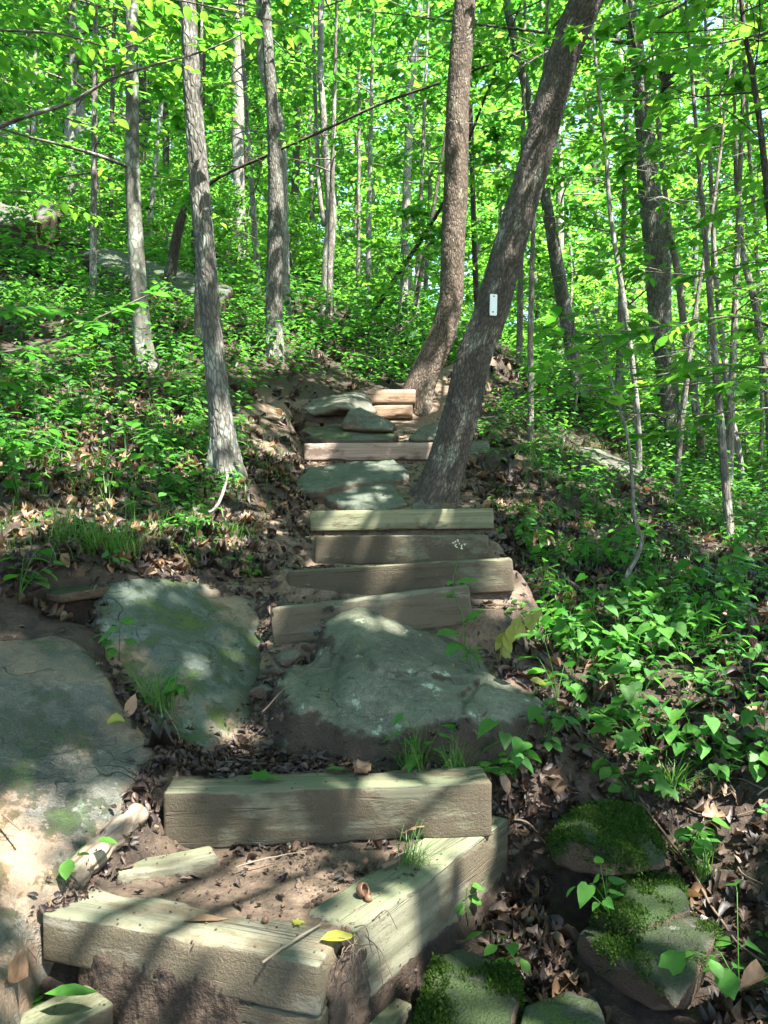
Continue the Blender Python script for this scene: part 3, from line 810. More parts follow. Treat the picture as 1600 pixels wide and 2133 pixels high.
rock('stone', 'brown stone wedged between the slate and the tree with the white plate', [pts([(850, 912, 6.85), (876, 890, 7.0), (905, 880, 7.15), (935, 884, 7.15), (935, 915, 6.85), (860, 917, 6.75)], (0, .06, -.06))], M['rock_brown'], .013, 2, .014, 6, seed=12)
rock('stone', 'grey stone behind the end of the upper long timber past the tree', [pts([(975, 925, 6.8), (1000, 915, 7.0), (1020, 920, 7.0), (1022, 940, 6.7), (980, 945, 6.65)], (0, .1, -.1))], M['rock_brown'], .014, 3, .012, 6, seed=13)

# mossy stones beside the lowest steps
rock('mossy_rock', 'thick moss-covered rock with a crack, highest of the mossy rocks below the plants',
     [pts([(1150, 1756, 2.349), (1180, 1702, 2.502), (1265, 1668, 2.655), (1326, 1680, 2.655), (1366, 1735, 2.483), (1386, 1790, 2.340), (1300, 1768, 2.263), (1200, 1748, 2.254), (1156, 1792, 2.311), (1270, 1828, 2.225), (1332, 1816, 2.254), (1380, 1806, 2.311), (1200, 1790, 2.626), (1350, 1790, 2.626)])], M['rock_moss'], .011, 3, .024, 5, strat=.45, seed=14)
rock('mossy_rock', 'small rock with a furry moss cap under the cracked mossy rock', [pts([(1248, 1902, 2.101), (1262, 1842, 2.254), (1320, 1818, 2.330), (1412, 1830, 2.311), (1437, 1890, 2.168), (1392, 1912, 2.101), (1300, 1936, 2.034)], (0, .04, -.10))], M['rock_moss'], .0105, 3, .022, 6, seed=15)
rock('mossy_rock', 'flat pointed green slab, lowest of the mossy rocks', [pts([(1205, 1942, 2.101), (1235, 1922, 2.158), (1400, 1888, 2.235), (1502, 1930, 2.082), (1482, 1962, 2.006), (1440, 2046, 1.853), (1370, 2050, 1.814), (1290, 2002, 1.910)], (0.02, .08, -.12)), pts([(1440, 2046, 1.853), (1370, 2050, 1.814), (1410, 2115, 1.776), (1400, 2040, 1.910), (1460, 2010, 1.910), (1380, 2100, 1.862)])], M['rock_moss_dim'], .0115, 2, .014, 5, seed=16)
rock('mossy_rock', 'brown lichened rock with moss beside the end of the side timber', [pts([(878, 2060, 1.9), (905, 1990, 2.0), (960, 1965, 2.06), (1062, 2012, 2.02), (1084, 2060, 1.92), (1062, 2140, 1.78), (868, 2140, 1.78)], (0, .05, -.14))], M['rock_moss_dim'], .011, 3, .016, 7, seed=17)
rock('stone', 'flat ochre-spotted stone half sunk in wet leaves between mossy rocks', [pts([(1085, 2085, 1.9), (1180, 2062, 1.97), (1250, 2092, 1.92), (1264, 2150, 1.8), (1078, 2150, 1.79)], (0, .04, -.12))], M['rock_dark'], .012, 3, .012, 6, seed=18)

def moss_fuzz(o, n, seed, lo=-.05):
    r = np.random.default_rng(seed)
    me = o.data; nv = len(me.vertices)
    co = np.empty(nv * 3, np.float32); me.vertices.foreach_get('co', co); co = co.reshape(-1, 3).astype(float)
    no = np.empty(nv * 3, np.float32); me.vertices.foreach_get('normal', no); no = no.reshape(-1, 3).astype(float)
    f = fbm(co * 9 + seed, 4, 7 + seed)
    p = np.clip((f - lo) * 4, 0, 1) * np.clip(no[:, 2] + .35, 0, 1)
    i = r.choice(nv, n, p=p / p.sum())
    q = co[i] + r.normal(0, .005, (n, 3)); nn = unit(no[i] + r.normal(0, .45, (n, 3)))
    Vv, fs = leaves(q - nn * .001, nn, r.normal(size=(n, 3)), r.uniform(.005, .013, n), T_low())
    mesh_obj('moss', Vv, fs, M['moss'], o, smooth=False)
for i, o in enumerate([x for x in scene.objects if x.name.startswith('mossy_rock')]):
    moss_fuzz(o, [15000, 13000, 9000, 8000][i % 4], i, [-.30, -.25, -.08, -.10][i % 4])
# rocks higher on the hill
rock('rock_slab', 'pale sunlit rock slab on the slope below the white slender trunk', [pts([(1203, 940, 8.0), (1250, 944, 8.0), (1348, 990, 7.5), (1342, 1006, 7.2), (1300, 1002, 7.2), (1222, 962, 7.5)], (0, .1, -.25), .05)], M['rock_brown'], .022, 2, .02, 4, strat=.5, seed=19)
rock('rock_slab', 'long grey rock slab lying across the slope behind the left trunks', [pts([(165, 532, 10.8), (230, 520, 11.2), (330, 556, 10.8), (420, 586, 10.4), (485, 604, 10.1), (475, 622, 9.8), (412, 636, 9.5), (340, 612, 9.8), (250, 580, 10.2)], (0, .15, -.35), .04)], M['rock_dark'], .035, 2, .05, 2.2, strat=.5, seed=20)
rock('boulder', 'long weathered boulder high on the left slope', [pts([(-60, 440, 12.2), (0, 430, 12.4), (60, 450, 12.2), (72, 475, 12), (0, 484, 11.8), (-60, 484, 11.7)], (0, .2, -.4), .1)], M['rock_brown'], .04, 2, .04, 2, strat=.5, seed=21, cat='boulder')
rock('boulder', 'rounded grey boulder next to the long weathered one', [pts([(72, 455, 12.5), (90, 422, 12.7), (110, 432, 12.6), (118, 458, 12.3), (76, 472, 12.2)], (0, .2, -.4), .1)], M['rock_brown'], .04, 3, .04, 2, seed=22, cat='boulder')
# loose cobbles in the dirt left of the boulder
def cobble(u, v, Y, s, label, seed, mat='rock_brown'):
    r = np.random.default_rng(seed)
    c = P(u, v, Y)
    q = unit(r.normal(size=(16, 3))) * np.array([1, .7, .55]) * s + c
    rock('cobble', label, [q], M[mat], s * .14, 2, s * .1, 3 / s * .3, cat='stone', group='loose cobbles beside the steps', seed=seed)
cobble(605, 1372, 3.12, .075, 'grey angular cobble between the lowest of the four timbers and the boulder', 31)
cobble(645, 1348, 3.2, .045, 'small reddish cobble right behind the grey angular one', 32)
cobble(572, 1398, 3.05, .05, 'tan cobble at the edge of the blue-green slab', 33)
cobble(549, 1442, 2.95, .06, 'long brown cobble touching the boulder at the slab edge', 34)
cobble(664, 1362, 3.18, .035, 'tiny cobble tucked against the boulder flank', 35)
cobble(572, 1012, 5.7, .06, 'green cobble beside the wide cracked flat stone', 36, 'rock_flat')
cobble(596, 1018, 5.6, .05, 'low cobble touching the wide cracked flat stone', 37, 'rock_flat')
cobble(1044, 1120, 4.6, .04, 'dark cobble at the plant-covered end of the timbers', 38, 'rock_dark')

def gravel(n, seed):
    r = np.random.default_rng(seed)
    ico = bmesh.new(); bmesh.ops.create_icosphere(ico, subdivisions=1, radius=1)
    V0 = np.array([v.co for v in ico.verts]); F0 = np.array([[v.index for v in f.verts] for f in ico.faces]); ico.free()
    x = np.r_[r.uniform(-.8, .8, n), r.normal(-.58, .10, n // 3)]; y = np.r_[r.uniform(2.3, 7.6, n), r.uniform(2.9, 5.2, n // 3)]
    k = path_d(x, y) < .12; x, y = x[k], y[k]; n = len(x)
    s = .004 + .016 * r.random(n) ** 3.5
    z = height(x, y)
    A_ = V0[None] * r.uniform(.55, 1.3, (n, len(V0), 1)) * (s[:, None] * 1)[..., None] * np.stack([r.uniform(.8, 1.5, n), r.uniform(.7, 1.2, n), r.uniform(.5, .9, n)], -1)[:, None]
    Vv = A_ + np.stack([x, y, z + s * .15], -1)[:, None]
    F = (F0[None] + (np.arange(n) * len(V0))[:, None, None]).reshape(-1, 3)
    tag(mesh_obj('gravel', Vv.reshape(-1, 3), [F], M['rock_brown'], smooth=False), kind='stuff')
gravel(2600, 4)
def clods(n, seed):
    r = np.random.default_rng(seed)
    ico = bmesh.new(); bmesh.ops.create_icosphere(ico, subdivisions=1, radius=1)
    V0 = np.array([v.co for v in ico.verts]); F0 = np.array([[v.index for v in f.verts] for f in ico.faces]); ico.free()
    x = r.uniform(-.8, .45, n); y = r.uniform(1.75, 3.1, n)
    k = ((poly_in(x, y, land_cv) > -.01) | ((y > 2.42) & (np.abs(x + .1) < .6))) & (fbm(np.c_[x * 5, y * 5, 0 * x], 3, 4) > -.15); x, y = x[k], y[k]; n = len(x)
    s = .002 + .010 * r.random(n) ** 2.5
    A_ = V0[None] * r.uniform(.5, 1.4, (n, len(V0), 1)) * s[:, None, None]
    Vv = A_ + np.stack([x, y, height(x, y)], -1)[:, None]
    F = (F0[None] + (np.arange(n) * len(V0))[:, None, None]).reshape(-1, 3)
    tag(mesh_obj('dirt_crumbs', Vv.reshape(-1, 3), [F], gmat, smooth=False, attrs={'dirt': np.repeat(r.uniform(0, .9, n), len(V0))}), kind='stuff')
clods(5200, 6)
# ------------------------------------------------------------------ timbers
def timber(label, p0, p1, h, w, mat, name='step_timber', group='timbers of the trail steps', r=.008, seed=0, cat='timber', chip=.006):
    """p0, p1: the ends of the top front edge"""
    p0 = np.asarray(p0, float); p1 = np.asarray(p1, float)
    ax = p1 - p0; L = np.linalg.norm(ax); ax = ax / L
    back = np.cross([0, 0, 1.0], ax); back /= np.linalg.norm(back)
    upv = np.cross(ax, back)
    # rounded rectangle section (y back, z up), counter-clockwise
    sec = []
    for cy, cz, a0 in ((r, -r, 90), (r, -h + r, 180), (w - r, -h + r, 270), (w - r, -r, 0)):
        for k in range(4):
            a = math.radians(a0 + k * 30)
            sec.append((cy + r * math.cos(a), cz + r * math.sin(a)))
    sec = np.array(sec)
    # extra points along the faces
    full = []
    for i in range(len(sec)):
        a, b = sec[i], sec[(i + 1) % len(sec)]
        full.append(a)
        dl = np.linalg.norm(b - a)
        if dl > .03:
            k = int(dl / .022)
            for t in np.arange(1, k) / k: full.append(a + (b - a) * t)
    sec = np.array(full); ns = len(sec)
    xs = np.r_[0, .004, .010, np.linspace(.03, L - .03, max(int(L / .02), 4)), L - .010, L - .004, L]
    ins = np.r_[.008, .003, 0.0, np.zeros(len(xs) - 6), 0, .003, .008]
    ctr = np.array([w / 2, -h / 2])
    rows = []
    for x, i in zip(xs, ins):
        d = unit(sec - ctr)
        q = sec - d * i
        rows.append(np.c_[np.full(ns, x), q])
    V = np.array(rows).reshape(-1, 3)
    q = V * np.array([2.0, 9, 9]) + seed * 11.3
    d3 = np.c_[np.zeros(len(V)), unit(V[:, 1:] - ctr)]
    corner = (np.minimum(np.abs(V[:, 1]), np.abs(V[:, 1] - w)) < .02) & (np.minimum(np.abs(V[:, 2]), np.abs(V[:, 2] + h)) < .02)
    am = .0022 * fbm(q, 3, 90 + seed) - corner * np.maximum(fbm(V * np.array([7, 20, 20]) + seed, 3, 95 + seed) - .1, 0) * chip * 5
    V = V + d3 * am[:, None]
    V[:, 2] += .004 * np.sin(V[:, 0] / L * math.pi + seed)
    n = len(xs)
    idx = np.arange(n * ns).reshape(n, ns)
    a = idx[:-1]; b = idx[1:]
    Q = np.stack([a, b, np.roll(b, -1, 1), np.roll(a, -1, 1)], -1).reshape(-1, 4)
    V = np.vstack([V, [0.0, *ctr], [L, *ctr]])
    T = np.vstack([np.stack([np.full(ns, n * ns), idx[0], np.roll(idx[0], -1)], -1), np.stack([np.full(ns, n * ns + 1), np.roll(idx[-1], -1), idx[-1]], -1)])
    o = mesh_obj(name, V, [Q, T], mat)
    mw = Matrix(((ax[0], back[0], upv[0], p0[0]), (ax[1], back[1], upv[1], p0[1]), (ax[2], back[2], upv[2], p0[2]), (0, 0, 0, 1)))
    o.matrix_world = mw
    tag(o, label, cat, group)
    return o
timber('thick sunlit timber forming the front edge of the lowest landing', A, B, .118, .155, M['wood_mud'], seed=1)
timber('dark muddy timber directly under the front edge of the lowest landing', A + np.array([.12, -.028, -.125]), B + np.array([.002, .004, -.122]), .25, .15, M['wood_mud_dark'], seed=2)
timber('long side timber running back along the open edge of the lowest landing', D - (E - D) * .17, E, .235, .152, M['wood'], seed=3)
timber('muddy timber across the back of the lowest landing, a leaf roll on it', S2a, S2b, .172, .150, M['wood_mud_dark'], seed=4)
timber('tilted timber just above the boulder, lowest of the four close-set timbers', S3a, S3b, .165, .10, M['wood_mud'], seed=5)
timber('longest of the four close-set timbers, second above the boulder', S4a, S4b, .162, .11, M['wood_mud_dark'], seed=6)
timber('dark muddy timber, third above the boulder', S5a, S5b, .165, .11, M['wood_mud_dark'], seed=7)
timber('green stained timber, topmost of the four close-set timbers, with a dark gap under it', S6a, S6b, .135, .11, M['wood_green'], seed=8)
timber('long pinkish timber behind the wide cracked flat stone', S7a, S7a + (S7b - S7a) * .74, .150, .12, M['wood_pink'], seed=9)
timber('short upper board of the sunlit two-board stack by the rock pile', P(764, 809, 8.0), P(866, 811, 8.0), .155, .26, M['wood_tan'], name='stacked_board', seed=10, r=.03)
timber('short lower board of the sunlit two-board stack by the rock pile', P(778, 841, 8.01), P(860, 841, 8.01), .15, .2, M['wood_tan'], name='stacked_board', seed=11, r=.03)
timber('dark highest timber seen between the two brown leaning trunks', P(895, 784, 9.3), P(960, 781, 9.3), .10, .15, M['wood_mud_dark'], seed=12)
timber('pale timber under the highest dark one between the two brown trunks', P(886, 806, 9.05), P(950, 804, 9.05), .17, .15, M['wood_pink'], seed=13)
timber('weathered board in the bottom corner below the landing, a green leaf on it', np.array([-.99, 1.36, -1.15]), np.array([-.63, 1.80, -1.145]), .12, .135, M['wood_mud_dark'], seed=14)
timber('short timber stub sticking out under the side timber', np.array([-.10, 1.70, -1.245]), np.array([.075, 1.95, -1.243]), .16, .11, M['wood'], seed=15)
timber('thin weathered board sunk in the dirt at the inner corner of the landing', P(205, 1852, 2.02) + np.array([.03, .06, 0.012]), P(455, 1785, 2.2) + np.array([0, 0, .0]), .05, .09, M['wood'], name='sunken_board', seed=16)

# caked mud over the face of the lower timbers
def blob_sheet(name, p0, p1, h0, h1, thick, seed, mat):
    nu, nv = 90, 44
    u = np.linspace(0, 1, nu); v = np.linspace(0, 1, nv)
    U, W = np.meshgrid(u, v)
    p0 = np.asarray(p0); p1 = np.asarray(p1)
    ax = p1 - p0
    out = np.cross(ax, [0, 0, 1.0]); out /= np.linalg.norm(out)
    base = p0[None, None] + ax * U[..., None]
    z = h0 + (h1 - h0) * W
    q = np.stack([U * 4, W * 2, 0 * U], -1).reshape(-1, 3)
    edge = (sstep(0, .16, U) * sstep(1, .84, U) * sstep(0, .12, 1 - W))
    t = edge * (.55 + .6 * fbm(q * 2, 4, seed).reshape(U.shape)) * thick + .006 * fbm(q * 16, 3, seed + 1).reshape(U.shape) - .012 + W * 0 + (1 - W) ** 2 * .05 * edge
    Vv = base + out * t[..., None]
    Vv[..., 2] += z
    idx = np.arange(nu * nv).reshape(nv, nu)
    Q = np.stack([idx[:-1, :-1], idx[:-1, 1:], idx[1:, 1:], idx[1:, :-1]], -1).reshape(-1, 4)
    o = mesh_obj(name, Vv.reshape(-1, 3), [Q], mat, attrs={'dirt': np.full(nu * nv, .38)})
    tag(o, kind='stuff')
    return o
blob_sheet('caked_mud', A + np.array([.10, -.035, 0]), B + np.array([-.16, .045, 0]), -.42, -.045, .016, 5, gmat)
# mud and roots in the broken corner between the front and side timbers
rock('mud_clump', 'crumbling clod of mud and roots in the corner between the two landing timbers', [np.array([B + [.01, .04, -.05], B + [.05, .10, -.015], D + [-.07, -.07, -.02], D + [-.035, -.05, -.08], B + [.03, .05, -.24], D + [-.03, -.06, -.25], B + [.0, .14, -.1]])], gmat, .008, 1, .02, 14, cat='mud clod', seed=23)
me = bpy.data.objects['mud_clump'].data
at = me.attributes.new('dirt', 'FLOAT', 'POINT'); at.data.foreach_set('value', np.full(len(me.vertices), .5, np.float32))

# ------------------------------------------------------------------ light
SUN = unit(np.array([.34, -.36, .87]))
el = math.asin(SUN[2]); az = math.atan2(SUN[0], SUN[1])
w = bpy.data.worlds.new("World"); scene.world = w; w.use_nodes = True
wt = w.node_tree; wt.nodes.clear()
sky = wt.nodes.new('ShaderNodeTexSky'); sky.sky_type = 'NISHITA'; sky.sun_disc = False
sky.sun_elevation = el; sky.sun_rotation = az
bg = wt.nodes.new('ShaderNodeBackground'); bg.inputs['Strength'].default_value = .135
wo = wt.nodes.new('ShaderNodeOutputWorld')
wt.links.new(sky.outputs[0], bg.inputs[0]); wt.links.new(bg.outputs[0], wo.inputs[0])
sl = bpy.data.lights.new('sun', 'SUN'); sl.energy = 5.0; sl.angle = math.radians(.45); sl.color = (1, .96, .90)
so = bpy.data.objects.new('sun', sl); COL.objects.link(so)
so.rotation_euler = Vector(SUN).to_track_quat('Z', 'Y').to_euler()
so.location = (6, -6, 18)

# gaps cut through the canopy leaves to aim sun patches: (target, radius)
BEAMS = [(P(60, 1690, 2.02), .10), (P(190, 1650, 2.22), .05), (P(30, 1990, 1.70), .09), (P(100, 1560, 2.3), .03), (P(270, 1890, 1.98), .11), (P(150, 1900, 1.95), .06), (P(600, 1890, 1.9), .11), (P(560, 1790, 2.12), .12), (P(420, 1760, 2.2), .10), (P(450, 2000, 1.78), .05), (P(820, 1830, 2.15), .06),
         (P(700, 1690, 2.3), .07), (P(850, 1680, 2.3), .07), (P(960, 1770, 2.35), .11), (P(830, 1900, 2.0), .04), (P(450, 1545, 2.75), .08), (P(395, 1375, 2.98), .035), (P(265, 1235, 3.2), .05),
         (P(775, 1302, 3.24), .07), (P(800, 1170, 3.75), .05), (P(545, 1300, 3.4), .06), (P(700, 1080, 5.1), .08), (P(960, 1085, 5.1), .08), (P(770, 1025, 5.5), .13), (P(655, 940, 6.6), .10), (P(825, 830, 8), .17), (P(880, 890, 7.2), .16), (P(930, 820, 9), .22),
         (P(945, 590, 8.3), .30), (P(950, 460, 8.3), .22), (P(958, 300, 8.3), .20), (P(960, 180, 8.3), .2), (P(495, 120, 17), .8), (P(495, 260, 17), .8), (P(498, 400, 17), .7), (P(500, 480, 17), .5),
         (P(686, 560, 13), .35), (P(688, 450, 13), .3), (P(240, 960, 5), .18), (P(290, 930, 5.1), .10), (P(380, 1090, 3.9), .12), (P(150, 800, 6.2), .35), (P(90, 900, 5.2), .2), (P(60, 640, 8.5), .5),
         (P(400, 780, 7.2), .25), (P(380, 1180, 3.5), .10), (P(580, 930, 6.3), .16), (P(570, 860, 7), .16), (P(1280, 950, 7.6), .35), (P(1345, 985, 7.5), .2), (P(1360, 1030, 7.0), .2), (P(1240, 900, 8.3), .3), (P(1333, 900, 7.5), .15), (P(1320, 780, 7.5), .12),
         (P(700, 620, 14), 1.2), (P(620, 640, 13), .9), (P(800, 500, 18), 1.6), (P(230, 560, 10.8), .12), (P(395, 150, 5.2), .07), (P(420, 450, 5.2), .05),
         (P(1330, 1250, 4.0), .12), (P(1450, 1180, 4.8), .15), (P(1500, 1120, 6.0), .3), (P(1250, 1100, 5.5), .14), (P(930, 1990, 2.0), .05), (P(1520, 1330, 3.6), .10), (P(1150, 1220, 4.2), .08), (P(1100, 1090, 5.5), .12), (P(150, 1060, 4.2), .14), (P(330, 870, 5.8), .2), (P(210, 700, 7.2), .3), (P(1400, 1470, 2.9), .12), (P(1250, 1400, 3.4), .09), (P(1550, 1560, 2.7), .12), (P(1180, 1110, 5.2), .2), (P(1400, 1150, 5), .2), (P(1100, 1020, 6.2), .2), (P(1180, 900, 8), .4), (P(1080, 760, 10), .5), (P(330, 760, 7), .25), (P(40, 980, 4.6), .2), (P(480, 1150, 4.2), .12), (P(420, 860, 6.2), .22), (P(620, 720, 10), .6), (P(640, 620, 13), .8), (P(340, 1690, 2.35), .09), (P(620, 1750, 2.25), .07)]
_r = np.random.default_rng(123)
for (u0, u1, v0, v1, n_) in ((1010, 1600, 860, 1500, 75), (0, 560, 600, 1120, 70), (1060, 1600, 1500, 2050, 12), (560, 1050, 780, 1120, 10)):
    for q in hits(_r.uniform(u0, u1, n_), _r.uniform(v0, v1, n_)):
        BEAMS.append((q, _r.uniform(.02, .09) * max(1, q[1] / 3.4)))  # extra small gaps added to dapple the slopes with sun
_bt = np.array([b[0] for b in BEAMS]); _br = np.array([b[1] for b in BEAMS])
def in_gap(pos, size):
    """leaves that would stand in one of the sun gaps of the canopy"""
    bad = np.zeros(len(pos), bool)
    for t, r in zip(_bt, _br):
        d = pos - t
        s = d @ SUN
        perp = np.linalg.norm(d - s[:, None] * SUN, axis=1)
        r = r * 1.05 + .035
        bad |= (s > .25) & (perp < r * (1.0 + .35 * np.sin(pos[:, 0] * 9 + pos[:, 1] * 7)) + size * .25)
    return bad

# ------------------------------------------------------------------ trees
def furrow(amp, fr, seed, stretch=.3):
    def f(TH, S, R):
        q = np.stack([np.cos(TH) * R * fr, np.sin(TH) * R * fr, S * fr * stretch], -1).reshape(-1, 3)
        n = 1 - np.abs(fbm(q, 3, seed)) * 2.2
        return (amp * n).reshape(TH.shape)
    return f
TRUNKS = []
def trunk_path(keys, top, n, flare=.4, flen=.22):
    """keys (u, v, Y, width px); top: extra world points with radius"""
    a = [np.r_[P(u, v, Y), wd * Y / FPX / 2] for u, v, Y, wd in keys]
    a += [np.asarray(t, float) for t in top]
    a = np.array(a)
    d0 = unit(a[1, :3] - a[0, :3])
    a = np.vstack([np.r_[a[0, :3] - d0 * .25 , a[0, 3]], a])
    C = catmull(a, n)
    return C[:, :3], C[:, 3]

def make_trunk(name, C, R, mat, parent, nseg=14, amp=.0, fr=60, seed=0, flare=.5, stretch=.3, wob=.04, limbs=()):
    base = C[0].copy()
    s = np.r_[0, np.cumsum(np.linalg.norm(np.diff(C, axis=0), axis=1))]
    ff = furrow(amp, fr, seed, stretch) if amp else None
    ph = seed * 1.7
    def disp(TH, S, RR):
        d = RR * flare * np.exp(-np.maximum(S - .22, 0) / .16) * (.75 + .55 * np.cos(TH * 4 + ph) + .25 * np.cos(TH * 7 + ph * 2))
        d = d + RR * wob * np.cos(TH * 2 + S * 1.3 + ph) + RR * wob * .7 * np.cos(TH * 3 - S * 2.1 + ph)
        if ff is not None: d = d + ff(TH, S, RR)
        return d
    acc = Acc()
    Vv, fs, co = tube(C, R, nseg, True, disp)
    acc.add(Vv, fs, {'bark_co': co + seed * .37})
    for Lc, Lr, ns in limbs:
        Vv, fs, co = tube(Lc, Lr, ns)
        acc.add(Vv, fs, {'bark_co': co + np.array([.3, .5, .7]) * seed})
    return acc.obj(name, mat, parent, offset=parent.location if parent else None)

def crown_parts(C, R, z0, z1, rad, nl, nt, nk, size, seed, rise=.15, droop=.10, dirs=None, inner=.25, prof=None):
    """limbs along the trunk between heights z0 and z1, twigs along the limbs, leaves along the twigs"""
    r = np.random.default_rng(seed)
    zz = C[:, 2]
    limbs, pos, dr, nr, sz = [], [], [], [], []
    ok = np.where((zz >= z0) & (zz <= z1))[0]
    if len(ok) == 0: ok = np.array([len(C) - 1])
    az0 = r.uniform(0, 6.28)
    for i in range(nl):
        f = (i + r.uniform(0, 1)) / nl
        k = ok[min(int(f * len(ok)), len(ok) - 1)]
        a = az0 + i * 2.4 + r.normal(0, .35)
        if dirs is not None: a = dirs + r.normal(0, .9)
        pf = prof(f) if prof else (1 - .75 * max(f - .35, 0) / .65)
        L = rad * pf * r.uniform(.55, 1.1)
        d = np.array([math.cos(a), math.sin(a), 0])
        t = np.linspace(0, 1, 7)
        sw = r.normal(0, .10) * L
        side = np.array([-d[1], d[0], 0])
        lc = C[k] + d * (t * L)[:, None] + side * (sw * np.sin(t * 3.1))[:, None] + np.array([0, 0, 1.0]) * (L * (rise + r.normal(0, .12)) * t - L * droop * t ** 2)[:, None]
        rr = max(R[k] * .32, .006) * (1 - t * .85) * min(1, .5 + L / 3)
        limbs.append((lc, rr, 5))
        # twigs
        tt = np.clip(inner + (1 - inner) * r.uniform(0, 1, nt) ** .8, 0, 1)
        p0 = np.stack([np.interp(tt, t, lc[:, q]) for q in range(3)], 1)
        sgn = np.where(r.random(nt) < .5, -1, 1)
        ang = sgn * r.uniform(.35, 1.15, nt)
        td = d[None] * np.cos(ang)[:, None] + side[None] * np.sin(ang)[:, None]
        td[:, 2] += r.normal(.02, .16, nt)
        tl = L * .38 * (1.15 - tt * .7) * r.uniform(.6, 1.2, nt)
        kk = np.linspace(.12, 1, nk)
        lp = p0[:, None] + td[:, None] * (tl[:, None] * kk[None])[..., None]
        lp[..., 2] -= (tl[:, None] * kk[None] ** 2) * .12
        lp = lp + r.normal(0, size * .25, lp.shape)
        alt = np.where(np.arange(nk) % 2 == 0, 1, -1)[None] * r.uniform(.5, 1.2, (nt, nk))
        tside = np.stack([-td[:, 1], td[:, 0], 0 * td[:, 0]], 1)
        ld = td[:, None] * np.cos(alt)[..., None] + tside[:, None] * np.sin(alt)[..., None]
        ld[..., 2] += r.normal(-.18, .25, (nt, nk))
        ln = np.zeros_like(ld); ln[..., 2] = 1
        ln += r.normal(0, .34, ln.shape)
        pos.append(lp.reshape(-1, 3)); dr.append(ld.reshape(-1, 3)); nr.append(ln.reshape(-1, 3))
        sz.append((size * r.uniform(.55, 1.2, (nt, nk))).ravel())
        if size < .13:
            for q in range(0, nt, 1):
                if r.random() < .6:
                    limbs.append((lp[q][[0, nk // 2, nk - 1]], np.array([.0035, .0028, .0015]), 3))
    return limbs, np.concatenate(pos), np.concatenate(dr), np.concatenate(nr), np.concatenate(sz)

def keep_leaves(pos, sz, own=None):
    keep = ~in_gap(pos, sz)
    y = np.maximum(pos[:, 1], .05)
    u = 800 + FPX * pos[:, 0] / y; v = 1066 - FPX * pos[:, 2] / y
    infr = (pos[:, 1] > 0) & (u > -150) & (u < 1750) & (v > -150)
    keep &= ~(infr & (pos[:, 1] < 3.6))
    keep &= ~((np.linalg.norm(pos, axis=1) < 2.0))
    # the two brown trunks and the light grey one stand clear in front of the foliage
    for C, hw, yy in TRUNKS:
        uc = 800 + FPX * C[:, 0] / C[:, 1]; vc = 1066 - FPX * C[:, 2] / C[:, 1]
        o = np.argsort(vc)
        ut = np.interp(v, vc[o], uc[o])
        keep &= ~((np.abs(u - ut) < hw) & (pos[:, 1] < yy + .1) & (v < vc.max()) & infr)
    # the way up the steps is open
    keep &= ~((np.abs(pos[:, 0] - np.interp(y, pcx[:, 0], pcx[:, 1])) < .75) & (pos[:, 2] < 1.3 + .25 * y) & (y < 9) & (pos[:, 1] > 0))
    return keep

LEAFT = {'low': T_low(), 'oval': T_oval(), 'lobed': T_lobed(), 'heart': T_heart(), 'wide': T_oval(.36, .1)}
def crown_obj(parent, lp, ld, ln, ls, tmpl, mat, filt=True, name='crown'):
    if filt:
        k = keep_leaves(lp, ls)
        lp, ld, ln, ls = lp[k], ld[k], ln[k], ls[k]
    if len(lp) == 0: return None
    Vv, fs = leaves(lp, ld, ln, ls, LEAFT[tmpl])
    return mesh_obj(name, Vv - np.array(parent.location), fs, mat, parent, smooth=False)

def tree(name, label, keys, top, mat, cat='tree', group=None, n=60, nseg=12, amp=0, fr=60, stretch=.3, flare=.5, crown=None, seed=0, leafmat='leaf', tmpl='low', clear=0, extra=()):
    C, R = trunk_path(keys, top, n)
    root = empty(name, C[0] + np.array([0, 0, .2]))
    if clear: TRUNKS.append((C, clear, keys[0][2]))
    limbs = list(extra)
    cr = None
    if crown:
        lim, *cr = crown_parts(C, R, seed=seed + 500, **crown)
        limbs += lim
    make_trunk('trunk', C, R, M[mat], root, nseg, amp, fr, seed, flare, stretch, limbs=limbs)
    tag(root, label, cat, group)
    return root, cr, tmpl, leafmat
PENDING = []
def T(*a, **k): PENDING.append(tree(*a, **k))

def up_to(keys, height, lean=(0, 0), r=.03):
    """continue a trunk above the frame"""
    u, v, Y, wd = keys[-1]
    p = P(u, v, Y); q = P(*keys[-2][:3])
    d = unit(p - q); d = unit(d + np.array([0, 0, .4]))
    out = []
    for f in (.35, .7, 1.0):
        x = p + d * (height * f) + np.array([lean[0] * f, lean[1] * f, 0])
        out.append(np.r_[x, (wd * Y / FPX / 2) * (1 - f) + r * f])
    return out

k1 = [(905, 1050, 5.62, 76), (920, 1000, 5.6, 71), (963, 850, 5.6, 70), (985, 750, 5.6, 66), (1022, 650, 5.6, 66), (1065, 500, 5.6, 63), (1111, 350, 5.6, 63), (1145, 220, 5.6, 64), (1180, 100, 5.6, 65), (1222, 0, 5.6, 66)]
T('leaning_tree', 'dark furrowed tree leaning over the steps, the white plate on its trunk', k1, up_to(k1, 6.5, (1.2, 0)), 'bark_oak', n=420, nseg=72, amp=.0075, fr=58, stretch=.28, flare=.55, seed=1, clear=60, leafmat='leaf',
  crown=dict(z0=5.0, z1=10, rad=4.6, nl=44, nt=18, nk=9, size=.15))
k2 = [(862, 850, 8.35, 66), (877, 800, 8.3, 59), (899, 750, 8.3, 56), (921, 700, 8.3, 53), (936, 640, 8.3, 49), (941, 600, 8.3, 48), (943, 500, 8.3, 50), (949, 400, 8.3, 50), (955, 200, 8.3, 45), (968, 0, 8.3, 41)]
